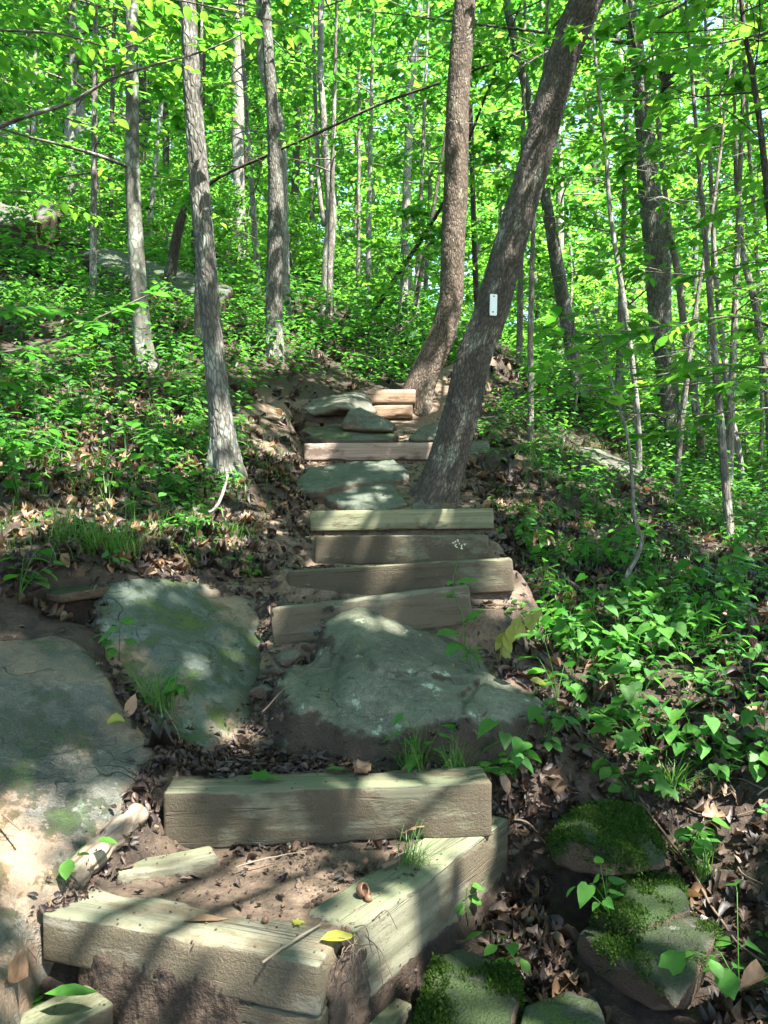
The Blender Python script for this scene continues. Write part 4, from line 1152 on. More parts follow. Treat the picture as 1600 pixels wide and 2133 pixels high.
T('bent_tree', 'brown tree with a bent foot and sunlit trunk behind the stacked boards', k2, up_to(k2, 7, (0, 0)), 'bark_oak_brown', n=380, nseg=56, amp=.0085, fr=48, stretch=.28, flare=.4, seed=2, clear=48,
  crown=dict(z0=6.5, z1=13, rad=4.2, nl=36, nt=18, nk=9, size=.16))
kA = [(467, 985, 5.22, 60), (464, 920, 5.2, 52), (457, 850, 5.2, 45), (447, 750, 5.2, 41), (434, 600, 5.2, 38), (417, 400, 5.2, 37), (401, 200, 5.2, 32), (390, 0, 5.2, 29)]
T('shaggy_tree', 'pale grey tree with shaggy bark and mossy foot on the bank beside the steps', kA, up_to(kA, 6.5, (-.3, 0)), 'bark_shag', n=420, nseg=48, amp=.0085, fr=62, stretch=.14, flare=.42, seed=3, clear=42,
  crown=dict(z0=4.8, z1=10, rad=3.9, nl=40, nt=18, nk=9, size=.14))
kB = [(306, 775, 7.0, 42), (297, 700, 7.0, 36), (289, 600, 7.0, 32), (277, 400, 7.0, 28), (276, 200, 7.0, 25), (275, 0, 7.0, 24)]
brB = catmull(np.array([P(262, 346, 7.0), P(200, 322, 6.6), P(120, 300, 6.3), P(60, 285, 6.1), P(-40, 255, 5.8)]), 16)
T('mottled_tree', 'smooth grey tree with white patches, left of the shaggy pale one', kB, up_to(kB, 7), 'bark_smooth', n=160, nseg=28, amp=.003, fr=20, stretch=.4, flare=.4, seed=4, clear=26, extra=[(brB, np.linspace(.018, .006, 16), 6)],
  crown=dict(z0=5.5, z1=12, rad=3.8, nl=34, nt=18, nk=9, size=.15))
kC = [(570, 745, 8.5, 42), (571, 680, 8.5, 34), (572, 600, 8.5, 32), (574, 400, 8.5, 31), (566, 200, 8.5, 24), (552, 0, 8.5, 21)]
T('grey_tree', 'straight grey scaly tree on the bank above the rock pile', kC, up_to(kC, 7), 'bark_shag', n=200, nseg=28, amp=.006, fr=55, stretch=.2, flare=.35, seed=5, clear=24,
  crown=dict(z0=6.5, z1=13, rad=3.8, nl=34, nt=18, nk=9, size=.16))
kC2 = [(596, 660, 11, 20), (592, 450, 11, 18), (583, 250, 11, 17), (547, 150, 11, 15), (540, 0, 11, 14)]
T('slim_tree', 'slim reddish trunk close behind the straight grey scaly tree', kC2, up_to(kC2, 5), 'bark_pale', n=40, nseg=10, seed=6, crown=dict(z0=6.5, z1=13, rad=2.6, nl=18, nt=16, nk=8, size=.17))
kD = [(502, 535, 17, 22), (500, 450, 17, 21), (497, 350, 17, 22), (495, 200, 17, 26), (496, 30, 17, 24), (492, -60, 17, 22)]
T('sunlit_tree', 'pale trunk in full sun far up the slope', kD, up_to(kD, 5), 'bark_pale', n=60, nseg=16, amp=.01, fr=20, seed=7, clear=16, crown=dict(z0=10.5, z1=18, rad=3.5, nl=20, nt=10, nk=8, size=.2))
kE = [(682, 660, 13, 24), (682, 560, 13, 23), (690, 450, 13, 21), (686, 385, 13, 19), (678, 320, 13, 15), (674, 250, 13, 13), (668, 150, 13, 13), (669, 0, 13, 13)]
brE = catmull(np.array([P(676, 470, 13), P(666, 400, 13.05), P(660, 290, 13.1), P(655, 150, 13.1), P(650, -20, 13.1)]), 16)
T('crooked_tree', 'sunlit crooked trunk with a second slim stem, on the crest above the rock pile', kE, up_to(kE, 5), 'bark_pale', n=90, nseg=16, amp=.006, fr=26, seed=8, clear=16, extra=[(brE, np.linspace(.045, .03, 16), 8)],
  crown=dict(z0=8.5, z1=15, rad=3.0, nl=18, nt=16, nk=8, size=.18))
kF = [(348, 615, 10, 28), (362, 530, 10, 22), (385, 440, 9.8, 17), (445, 377, 9.6, 8), (560, 322, 9.4, 6), (660, 278, 9.3, 5.5), (800, 214, 9.2, 5.5), (935, 166, 9.1, 5), (1080, 110, 9.0, 4), (1200, 55, 8.9, 4)]
T('arching_tree', 'dark thin tree arching across from behind the shaggy tree to the leaning one', kF, [], 'bark_dark', n=90, nseg=9, flare=.3, seed=9, crown=dict(z0=4.3, z1=7, rad=1.1, nl=16, nt=6, nk=7, size=.11))
kF2 = [(414, 330, 12, 20), (418, 150, 12, 19), (421, 0, 12, 18), (424, -80, 12, 17)]
kF2 = [(405, 590, 12, 20)] + kF2
T('dark_tree', 'dark trunk showing behind the top of the shaggy pale tree', kF2, up_to(kF2, 5), 'bark_dark', n=40, nseg=10, seed=10, crown=dict(z0=8, z1=15, rad=2.8, nl=18, nt=16, nk=8, size=.18))
kN = [(1402, 965, 9.5, 48), (1395, 900, 9.5, 42), (1387, 750, 9.5, 42), (1377, 690, 9.5, 42), (1370, 550, 9.5, 48), (1360, 450, 9.5, 45), (1350, 370, 9.5, 40), (1342, 250, 9.5, 34), (1325, 100, 9.5, 30), (1310, 0, 9.5, 26)]
T('stout_tree', 'stout dark shaggy tree among thin stems on the open slope', kN, up_to(kN, 7), 'bark_shag', n=220, nseg=32, amp=.010, fr=45, stretch=.15, flare=.35, seed=11, clear=14,
  crown=dict(z0=5.0, z1=14, rad=3.4, nl=30, nt=18, nk=9, size=.15))
kL = [(1203, 835, 11, 30), (1195, 750, 11, 27), (1177, 650, 11, 27), (1157, 530, 11, 25), (1140, 430, 11, 22), (1110, 250, 11, 19), (1062, 40, 11, 16), (1050, -40, 11, 15)]
T('leaning_grey_tree', 'grey trunk leaning away behind the tree with the white plate', kL, up_to(kL, 6), 'bark_shag', n=120, nseg=20, amp=.007, fr=40, stretch=.2, seed=12, clear=12, crown=dict(z0=7, z1=14, rad=3.0, nl=20, nt=17, nk=8, size=.17))
for nm, lb, ks, mt, sd, cr in [
    ('thin_tree', 'thin mottled straight stem beside the white plate tree', [(1105, 945, 8, 13), (1106, 900, 8, 12), (1105, 750, 8, 12), (1106, 650, 8, 12), (1113, 440, 8, 9), (1128, 250, 8, 7)], 'bark_thin', 13, (3.5, 7, 1.5, 12)),
    ('white_stem_tree', 'white slender trunk rising over the sunlit rock slab', [(1331, 992, 7.5, 13), (1330, 900, 7.5, 12), (1322, 800, 7.5, 12), (1310, 700, 7.5, 11), (1295, 600, 7.5, 11), (1272, 450, 7.5, 9), (1260, 300, 7.5, 8), (1240, 120, 7.5, 6)], 'bark_pale', 14, (3.0, 7, 1.6, 14)),
    ('curving_tree', 'thin curving trunk right beside the stout dark tree', [(1468, 1085, 9, 16), (1462, 950, 9, 15), (1450, 850, 9, 17), (1435, 750, 9, 16), (1425, 680, 9, 14), (1410, 560, 9, 13), (1395, 480, 9, 11), (1375, 300, 9, 9)], 'bark_thin', 15, (3.5, 8, 1.8, 14)),
    ('reddish_thin_tree', 'thin reddish stem in front of the stout dark tree', [(1405, 1075, 7.2, 11), (1415, 940, 7.2, 10), (1430, 800, 7.2, 9), (1448, 650, 7.2, 8), (1490, 400, 7.2, 6)], 'bark_thin', 16, (2.5, 5, 1.3, 10)),
    ('pale_thin_tree', 'pale thin trunk, tallest of the thin ones at the open slope edge', [(1552, 1075, 8.5, 14), (1540, 950, 8.5, 13), (1520, 850, 8.5, 12), (1505, 715, 8.5, 12), (1490, 560, 8.5, 10), (1480, 350, 8.5, 8)], 'bark_pale', 17, (3.5, 8, 1.8, 14)),
    ('far_edge_tree', 'pale thin trunk in sun at the very edge of the slope', [(1580, 1095, 9.0, 11), (1582, 980, 9, 10), (1588, 850, 9, 9), (1575, 500, 9, 8), (1560, 300, 9, 7)], 'bark_pale', 18, (3.5, 8, 1.8, 14)),
    ('tilted_thin_tree', 'thin tilted dark stem above the pale thin trunks', [(1605, 900, 8, 14), (1595, 775, 8, 13), (1580, 675, 8, 13), (1565, 600, 8, 13), (1550, 540, 8, 12), (1535, 400, 8, 9), (1530, 200, 8, 6)], 'bark_thin', 19, (3.0, 7, 1.6, 12)),
    ('forked_thin_tree', 'thin stem rising between the stout dark tree and pale trunks', [(1455, 1010, 10, 10), (1475, 800, 10, 9), (1478, 690, 10, 9), (1495, 360, 10, 7), (1505, 150, 10, 5)], 'bark_thin', 20, (4, 9, 1.8, 12)),
    ('dark_slender_tree', 'dark slender stem close behind the sunlit bent trunk', [(1000, 690, 12, 13), (992, 600, 12, 12), (985, 400, 12, 11), (978, 150, 12, 9)], 'bark_dark', 21, (6, 12, 2.2, 12)),
    ('slanting_tree', 'thin bare stem slanting up toward the bent sunlit trunk', [(775, 655, 13, 12), (830, 570, 12.5, 10), (890, 480, 12, 8), (935, 400, 11.5, 6)], 'bark_dark', 22, (4, 8, .9, 6)),
    ('slanting_tree', 'second thin stem, steeper than the slanting bare one beside it', [(855, 690, 14, 10), (875, 580, 14, 9), (900, 450, 14, 8), (925, 300, 14, 6)], 'bark_dark', 23, (6, 12, 1.5, 8)),
    ('straight_thin_tree', 'straight thin grey stem in the light gap above the rock pile', [(745, 660, 16, 9), (747, 450, 16, 8), (748, 200, 16, 6)], 'bark_thin', 24, (7, 14, 2, 12)),
    ('straight_thin_tree', 'thin pale stem right next to the straight grey one in the light gap', [(768, 650, 15, 12), (768, 500, 15, 12), (771, 330, 15, 9), (776, 100, 15, 7)], 'bark_pale', 25, (7, 14, 2, 12)),
    ('slope_tree', 'tall grey trunk far up the left slope behind the mottled tree', [(166, 470, 18, 20), (166, 350, 18, 20), (168, 200, 18, 17), (172, 0, 18, 14)], 'bark_pale', 26, (10, 18, 3, 18)),
    ('slope_tree', 'dark slender trunk between the mottled tree and the tall far grey one', [(228, 480, 15, 12), (232, 300, 15, 11), (236, 150, 15, 9), (240, -20, 15, 8)], 'bark_dark', 27, (9, 15, 2.5, 16)),
    ('slope_tree', 'leaning thin grey trunk between the mottled and shaggy trees', [(312, 470, 16, 11), (325, 330, 16, 11), (338, 190, 16, 9), (350, 20, 16, 7)], 'bark_pale', 28, (9, 15, 2.5, 16)),
    ('slope_tree', 'twin-looking thin grey trunk left of the tall far grey one', [(146, 470, 20, 9), (150, 300, 20, 8), (152, 50, 20, 7)], 'bark_thin', 29, (10, 18, 2.5, 16)),
    ('slope_tree', 'thin trunk above the long weathered boulder', [(62, 440, 20, 9), (60, 300, 20, 9), (55, 50, 20, 7)], 'bark_thin', 30, (11, 18, 2.5, 16)),
    ('edge_tree', 'slender bare-looking curved stem at the top edge over the pale thin trunks', [(1660, 1150, 5, 15), (1625, 700, 5, 14), (1600, 420, 5, 13), (1582, 250, 5, 12), (1565, 140, 5, 10), (1550, 60, 5, 9), (1540, -60, 5, 8)], 'bark_dark', 31, (2.0, 5, 1.7, 16)),
]:
    T(nm, lb, ks, up_to(ks, 2.5, r=.012), mt, n=48, nseg=9, amp=.002, fr=40, flare=.3, seed=sd, crown=dict(z0=cr[0], z1=cr[1], rad=cr[2], nl=cr[3], nt=9, nk=8, size=.10 if ks[0][2] < 10 else .16),
      leafmat='leaf_near' if ks[0][2] < 10 else 'leaf', tmpl='oval' if ks[0][2] < 8 else 'low')
kS = [(1306, 1312, 4.15, 11), (1312, 1235, 4.2, 10), (1307, 1200, 4.2, 10), (1325, 1165, 4.2, 8), (1337, 1130, 4.2, 8), (1322, 1075, 4.2, 7), (1317, 1000, 4.2, 7), (1305, 900, 4.2, 6), (1275, 800, 4.25, 6), (1262, 740, 4.3, 5), (1235, 640, 4.3, 3)]
T('crooked_sapling', 'thin crooked grey sapling zigzagging up from the plants beside the steps', kS, [], 'bark_thin', n=120, nseg=9, flare=.2, seed=32, cat='sapling', leafmat='leaf_near', tmpl='wide',
  crown=dict(z0=.5, z1=1.3, rad=.9, nl=12, nt=4, nk=6, size=.095, rise=.12))

# understory trees that fill the forest with layered leaves: x, y, height, crown radius, first leaves at, label
US = [(-3.1, 5.6, 5.2, 1.5, 1.9, 'bushy young tree beside the mottled trunk, big oval leaves'),
      (-4.6, 7.0, 6.0, 1.7, 1.2, 'leafy young tree behind the leaf-covered slope under the far boulder'),
      (-1.9, 7.8, 4.6, 1.25, 1.5, 'young tree with dark leaves between the mottled and shaggy trunks'),
      (-3.6, 9.5, 7.0, 1.9, 1.5, 'tall leafy sapling behind the long rock slab'),
      (-6.5, 10.0, 7.5, 2.2, 1.0, 'broad leafy young tree near the long weathered boulder'),
      (2.75, 6.1, 4.8, 1.35, 1.0, 'young tree holding flat layers of leaves right of the white plate tree'),
      (3.4, 7.6, 6.2, 1.7, .6, 'leafy sapling in front of the stout dark trunk'),
      (4.6, 8.2, 6.5, 1.8, .4, 'bushy sapling at the foot of the pale thin trunks'),
      (3.1, 10.2, 7.5, 2.0, 1.2, 'tall leafy sapling between the leaning grey and stout trunks'),
      (5.6, 10.5, 8.0, 2.2, .5, 'broad young tree beyond the pale thin trunks'),
      (1.9, 10.8, 7.0, 1.5, 1.6, 'narrow leafy tree right behind the white plate tree'),
      (-.9, 12.5, 7.5, 1.6, 2.2, 'light green sapling behind the straight grey scaly tree'),
      (.6, 14.5, 8.5, 1.8, 1.5, 'light green young tree in the gap above the stacked boards'),
      (-2.2, 13.5, 8.5, 2.0, 1.6, 'leafy young tree just below the far sunlit trunk')]
for i, (x, y, H, rad, zb, lab) in enumerate(US):
    z = hz(x, y); r = np.random.default_rng(900 + i)
    lean = r.normal(0, .25, 2)
    keys_w = [np.r_[x + lean[0] * f, y + lean[1] * f, z + H * f, .035 * (1 - f) * (H / 6) + .008] for f in (0, .3, .6, 1)]
    a = np.vstack([np.r_[keys_w[0][:2], z - .2, keys_w[0][3]], keys_w])
    Cc = catmull(a, 40)
    root = empty('understory_tree', (x, y, z))
    lim, *cr = crown_parts(Cc[:, :3], Cc[:, 3], z + zb, z + H, rad, int(30 * H / 6), 8, 9, .105 if y < 9 else .13, 700 + i, rise=.10, droop=.14, prof=lambda f: 1 - .55 * f)
    make_trunk('trunk', Cc[:, :3], Cc[:, 3], M['bark_thin'], root, 8, seed=i, flare=.2, limbs=lim)
    tag(root, lab, 'young tree', 'young trees under the canopy')
    PENDING.append((root, cr, 'oval' if y < 9 else 'low', 'leaf_near' if y < 9 else 'leaf'))

# unseen canopy trees added around the viewer so their crowns shade the steps
CT = [(3.6, -1.6), (-3.4, -.6), (6.3, .6), (-5.8, 2.2), (.8, -4.6), (5.2, -4.8), (-2.6, -5.6), (8.6, 4.2), (8.6, -2.6), (11, 1), (4.4, 1.7), (-4.6, -2.8), (2.4, 3.0), (-2.6, 2.7), (.9, -1.6)]
for i, (x, y) in enumerate(CT):
    z = hz(x, y); r = np.random.default_rng(300 + i); H = r.uniform(11, 13.5)
    a = np.array([np.r_[x, y, z - .3, .2], np.r_[x, y, z + 2, .15], np.r_[x + .2, y, z + H * .6, .1], np.r_[x + r.normal(0, .3), y, z + H, .03]])
    Cc = catmull(a, 40)
    root = empty('unseen_shade_tree', (x, y, z))
    lim, *cr = crown_parts(Cc[:, :3], Cc[:, 3], z + 5.2, z + H, 3.9, 44, 18, 10, .18, 1200 + i, rise=.15)
    make_trunk('trunk', Cc[:, :3], Cc[:, 3], M['bark_thin'], root, 10, seed=i, limbs=lim)
    tag(root, 'unseen tall tree added around the viewer to shade the steps', 'tree', 'unseen shade trees around the viewer')
    PENDING.append((root, cr, 'low', 'leaf'))

for root, cr, tm, lm in PENDING:
    if cr is not None:
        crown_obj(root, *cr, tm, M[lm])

# trees deeper in the wood: a few built, the rest copies
protos = []
for i in range(6):
    r = np.random.default_rng(40 + i); H = r.uniform(11, 14)
    bend = r.normal(0, .35, (3, 2))
    a = np.array([[0, 0, -.4, .11], [0, 0, .3, .10], [bend[0, 0] * .4, bend[0, 1] * .4, H * .35, .085], [bend[1, 0], bend[1, 1], H * .7, .055], [bend[2, 0], bend[2, 1], H, .015]])
    a[:, 3] *= r.uniform(.55, 1.15)
    Cc = catmull(a, 40)
    root = empty('forest_tree', (0, 0, 0))
    lim, *cr = crown_parts(Cc[:, :3], Cc[:, 3], 1.6 + 1.2 * (i % 3), H, 2.7, 42, 9, 8, .235, 1500 + i, prof=lambda f: .95 - .62 * f)
    make_trunk('trunk', Cc[:, :3], Cc[:, 3], M[['bark_thin', 'bark_pale', 'bark_dark', 'bark_thin', 'bark_shag', 'bark_pale'][i]], root, 9, seed=50 + i, limbs=lim)
    crown_obj(root, *cr, 'low', M['leaf_far'], filt=False)
    protos.append(root)
spots = []
r = np.random.default_rng(77)
tries = 0
while len(spots) < 88 and tries < 6000:
    tries += 1
    y = 11.5 + 33 * r.random() ** 1.15
    x = r.uniform(-.58, .62) * y * 1.05
    u = 800 + FPX * x / y
    if y < 17 and 600 < u < 1080: continue
    if y < 18 and 280 < u < 720: continue
    if y < 14 and u < 1000 and u > 330: continue
    if any((x - a) ** 2 + (y - b) ** 2 < (1.5 + y * .03) ** 2 for a, b in spots): continue
    if u > 1040 and (y < 16 or r.random() < .35): continue
    spots.append((x, y))
for i, (x, y) in enumerate(spots):
    src = protos[i % 6]
    o = src if i < 6 else copy_tree(src)
    o.location = (x, y, hz(x, y)); o.rotation_euler = (r.normal(0, .03), r.normal(0, .03), r.uniform(0, 6.28))
    s = r.uniform(.8, 1.25); o.scale = (s, s, s)
    tag(o, 'thin trunk standing deep in the wood among bright green leaves', 'tree', 'thin trees deep in the wood')

# shrubs on the far slopes
shp = []
for i in range(4):
    rr = np.random.default_rng(60 + i)
    H = 1.5
    a = np.array([[0, 0, -.2, .02], [0, 0, .1, .018], [.1, 0, H * .6, .012], [.15, .1, H, .005]])
    Cc = catmull(a, 20)
    root = empty('understory_shrub')
    lim, *cr = crown_parts(Cc[:, :3], Cc[:, 3], .15, H, .95, 22, 7, 7, .105, 1700 + i, rise=.35, prof=lambda f: 1 - .4 * f)
    make_trunk('stem', Cc[:, :3], Cc[:, 3], M['bark_thin'], root, 5, seed=i, flare=.1, limbs=lim)
    crown_obj(root, *cr, 'low', M['leaf_far'], filt=False, name='foliage')
    shp.append(root)
n = 0
r = np.random.default_rng(78)
spt = []
while n < 150:
    y = 8.5 + 24 * r.random() ** 1.3
    x = r.uniform(-.56, .62) * y
    if path_d(np.array([x]), np.array([min(y, 11)]))[0] < .6 + .05 * y: continue
    if y < 11 and x < 2.2: continue
    if y < 15.5 and 430 < 800 + FPX * x / y < 790: continue
    if any((x - a) ** 2 + (y - b) ** 2 < .9 for a, b in spt): continue
    spt.append((x, y))
    o = shp[n] if n < 4 else copy_tree(shp[n % 4])
    o.location = (x, y, hz(x, y)); o.rotation_euler = (0, 0, r.uniform(0, 6.28)); s = r.uniform(.55, 1.25) * (1.45 if (y > 12 and x > 0) else 1); o.scale = (s, s, s * r.uniform(.8, 1.2))
    tag(o, 'bright green leafy shrub growing on the far slope between the trunks', 'shrub', 'shrubs on the wooded slopes')
    n += 1

# the wood beyond, one mass
r = np.random.default_rng(79)
n = 70000
y = r.uniform(36, 66, n); x = r.uniform(-.66, .66, n) * y
z = height(x, y, False) + r.uniform(0, 1, n) ** .8 * 17
q = np.c_[x, y, z]
k = fbm(q * .28, 3, 5) > -.06
q = q[k]; n = len(q)
Vv, fs = leaves(q, r.normal(size=(n, 3)) * [1, 1, .4], r.normal(size=(n, 3)) * .5 + [0, 0, 1], r.uniform(.35, .8, n), LEAFT['low'])
tag(mesh_obj('distant_woods', Vv, fs, M['leaf_far'], smooth=False), kind='stuff')
# ------------------------------------------------------------------ where solid things stand (no plants inside them)
CELL = .03
solid = set(); solid_top = {}
for o in scene.objects:
    if o.type == 'MESH' and o.parent is None and o.get('category') and o.name.split('.')[0] in ('boulder', 'bedrock_slab', 'flat_stone', 'stone', 'rock_wedge', 'slate', 'mossy_rock', 'rock_slab', 'step_timber', 'stacked_board', 'sunken_board', 'rock_ledge', 'mud_clump'):
        n = len(o.data.vertices)
        co = np.empty(n * 3, np.float32); o.data.vertices.foreach_get('co', co); co = co.reshape(-1, 3)
        mw = np.array(o.matrix_basis)
        wc = co @ mw[:3, :3].T + mw[:3, 3]
        above = wc[:, 2] > grid_h(wc[:, 0], wc[:, 1]) - .015
        for cx, cy, cz in zip(np.floor(wc[:, 0] / CELL).astype(int)[above], np.floor(wc[:, 1] / CELL).astype(int)[above], wc[above, 2]):
            k = (cx, cy)
            if cz > solid_top.get(k, -99): solid_top[k] = cz
solid = set(solid_top)
def is_solid(x, y, pad=0):
    out = np.zeros(len(x), bool)
    cx = np.floor(x / CELL).astype(int); cy = np.floor(y / CELL).astype(int)
    for i in range(len(x)):
        for dx in range(-pad, pad + 1):
            for dy in range(-pad, pad + 1):
                if (cx[i] + dx, cy[i] + dy) in solid:
                    out[i] = True
    return out
def top_at(x, y):
    k = (int(math.floor(x / CELL)), int(math.floor(y / CELL)))
    g = float(grid_h(np.array([x]), np.array([y]))[0])
    return max(g, solid_top.get(k, -99))
def gslope(x, y):
    e = .06
    gxx = (grid_h(x + e, y) - grid_h(x - e, y)) / (2 * e); gyy = (grid_h(x, y + e) - grid_h(x, y - e)) / (2 * e)
    return unit(np.stack([-gxx, -gyy, np.ones_like(gxx)], -1))

# ------------------------------------------------------------------ leaf litter
r = np.random.default_rng(5)
def litter(n, xr, yr, size, seed):
    r = np.random.default_rng(seed)
    x = r.uniform(*xr, n); y = r.uniform(*yr, n)
    pdv = path_d(x, y)
    p_keep = np.where((pdv < 0) & (y > 2.2), .10, 1.0) * (.35 + .65 * sstep(-.35, .25, fbm(np.c_[x * 1.1, y * 1.1, 0 * x], 3, 8)))
    inl = poly_in(x, y, land_cv) > 0
    p_keep = np.where(inl, .05, p_keep)
    k = (r.random(n) < p_keep)
    x, y = x[k], y[k]
    k = ~is_solid(x, y)
    return x[k], y[k], r.uniform(size[0], size[1], k.sum())
def litter_obj(name, sets, mat):
    acc = Acc()
    rr = np.random.default_rng(9)
    for x, y, s in sets:
        n = len(x)
        nn = gslope(x, y) + rr.normal(0, .38, (n, 3)); nn = unit(nn)
        d = unit(np.cross(nn, rr.normal(size=(n, 3))))
        z = grid_h(x, y) + s * rr.uniform(.02, .16, n) + .004
        kind = rr.integers(0, 6, n)
        for k in range(6):
            m = kind == k
            if m.sum():
                Vv, fs = leaves(np.c_[x, y, z][m], d[m], nn[m], s[m], T_dead(k))
                acc.add(Vv, fs)
    o = acc.obj(name, mat, smooth=False)
    tag(o, kind='stuff')
litter_obj('leaf_litter', [litter(9500, (.3, 2.4), (1.3, 3.2), (.022, .075), 1), litter(6500, (.55, 4.2), (3.0, 6.5), (.03, .09), 2), litter(7000, (-4.2, -.45), (2.9, 6.5), (.03, .09), 3),
                           litter(4500, (-7, 6), (6.3, 11), (.06, .12), 4), litter(3500, (-9, 8), (10, 20), (.09, .16), 6), litter(1500, (-.95, .5), (2.38, 3.1), (.02, .06), 7), litter(1600, (-.9, .9), (3.0, 8.5), (.015, .05), 12), litter(700, (-.98, -.6), (1.95, 2.5), (.02, .06), 13)], M['dead'])
litter_obj('dry_leaves', [litter(330, (.4, 2.4), (1.4, 3.2), (.035, .085), 21), litter(420, (.6, 4), (3.0, 6.5), (.05, .10), 22), litter(900, (-3.6, -.6), (3.0, 6.2), (.05, .10), 23), litter(600, (-6, 5), (6.2, 10), (.06, .11), 24)], M['dead_pale'])
# crumbs of bark, twig bits and dark wet leaf scraps on the landing and the treads
acc = Acc(); rr = np.random.default_rng(31)
for n, xr, yr, s in ((700, (-.80, .42), (1.75, 2.45), (.005, .012)), (160, (-.80, .42), (1.75, 2.45), (.015, .040)), (900, (-.70, -.2), (2.3, 2.75), (.02, .055)), (1500, (-.7, .5), (2.3, 3.3), (.006, .022)), (2500, (-.8, .9), (3.2, 7.2), (.008, .028)), (2500, (.3, 1.8), (1.4, 3.2), (.008, .025))):
    x = rr.uniform(*xr, n); y = rr.uniform(*yr, n)
    k = ~is_solid(x, y); x, y = x[k], y[k]; n = len(x)
    nn = unit(gslope(x, y) + rr.normal(0, .3, (n, 3))); d = unit(np.cross(nn, rr.normal(size=(n, 3))))
    sz = rr.uniform(*s, n)
    Vv, fs = leaves(np.c_[x, y, grid_h(x, y) + sz * .12 + .001], d, nn, sz, T_dead(2)); acc.add(Vv, fs)
# and a thin scatter lying on the timber tops and slabs
for (x0, x1, y0, y1, n, s) in ((-.85, .42, 1.68, 2.55, 260, (.002, .009)), (-1.1, -.5, 1.6, 2.5, 70, (.003, .009)), (-.6, .7, 3.2, 5.3, 260, (.004, .013)), (-1.15, -.5, 2.7, 3.7, 60, (.004, .012))):
    x = rr.uniform(x0, x1, n); y = rr.uniform(y0, y1, n)
    z = np.array([solid_top.get((int(math.floor(a / CELL)), int(math.floor(b / CELL))), -99) for a, b in zip(x, y)])
    k = z > -50; x, y, z = x[k], y[k], z[k]; n = len(x)
    nn = unit(np.array([0, 0, 1.0]) + rr.normal(0, .2, (n, 3))); d = unit(np.cross(nn, rr.normal(size=(n, 3))))
    sz = rr.uniform(*s, n)
    Vv, fs = leaves(np.c_[x, y, z + .001], d, nn, sz, T_dead(1)); acc.add(Vv, fs)
# bits caught along the edges of the slabs, the boulder and the timbers
ed = []
for poly in (SLAB_LOW.poly, SLAB_UP.poly, BOULDER.poly):
    n = len(poly)
    for i in range(n):
        a, b = poly[i], poly[(i + 1) % n]; m = int(np.hypot(*(b - a)) * 260)
        ed.append(a + (b - a) * rr.random((m, 1)) + rr.normal(0, .028, (m, 2)))
n_rock = len(ed)
for a, b in ((S2a, S2b), (S3a, S3b), (S4a, S4b), (S5a, S5b), (S6a, S6b), (D, E), (S7a, S7b)):
    ax = unit((b - a)[:2]); bk = np.array([-ax[1], ax[0]]); m = int(np.linalg.norm(b - a) * 110)
    ed.append(a[:2] + (b - a)[:2] * rr.random((m, 1)) - bk * np.abs(rr.normal(.005, .03, (m, 1))))
    ed.append(a[:2] + (b - a)[:2] * rr.random((m, 1)) + bk * (.15 + np.abs(rr.normal(0, .03, (m, 1)))))
ed = [q if j < n_rock else q[~is_solid(q[:, 0], q[:, 1])] for j, q in enumerate(ed)]
ed = np.concatenate(ed); ed = ed[(ed[:, 1] > 1.9) & (rr.random(len(ed)) < np.clip(.35 + 1.4 * fbm(np.c_[ed * 5, 0 * ed[:, 0]], 3, 15), .05, 1))]
zz = np.array([top_at(a, b) for a, b in ed]); n = len(ed)
nn = unit(gslope(ed[:, 0], ed[:, 1]) + rr.normal(0, .3, (n, 3))); d = unit(np.cross(nn, rr.normal(size=(n, 3))))
sz = rr.uniform(.008, .042, n)
for k_ in range(4):
    m = np.arange(n) % 4 == k_
    Vv, fs = leaves(np.c_[ed, zz + .002 + sz * .05][m], d[m], nn[m], sz[m], T_dead(k_)); acc.add(Vv, fs)
tag(acc.obj('leaf_debris', M['dead'], smooth=False), kind='stuff')

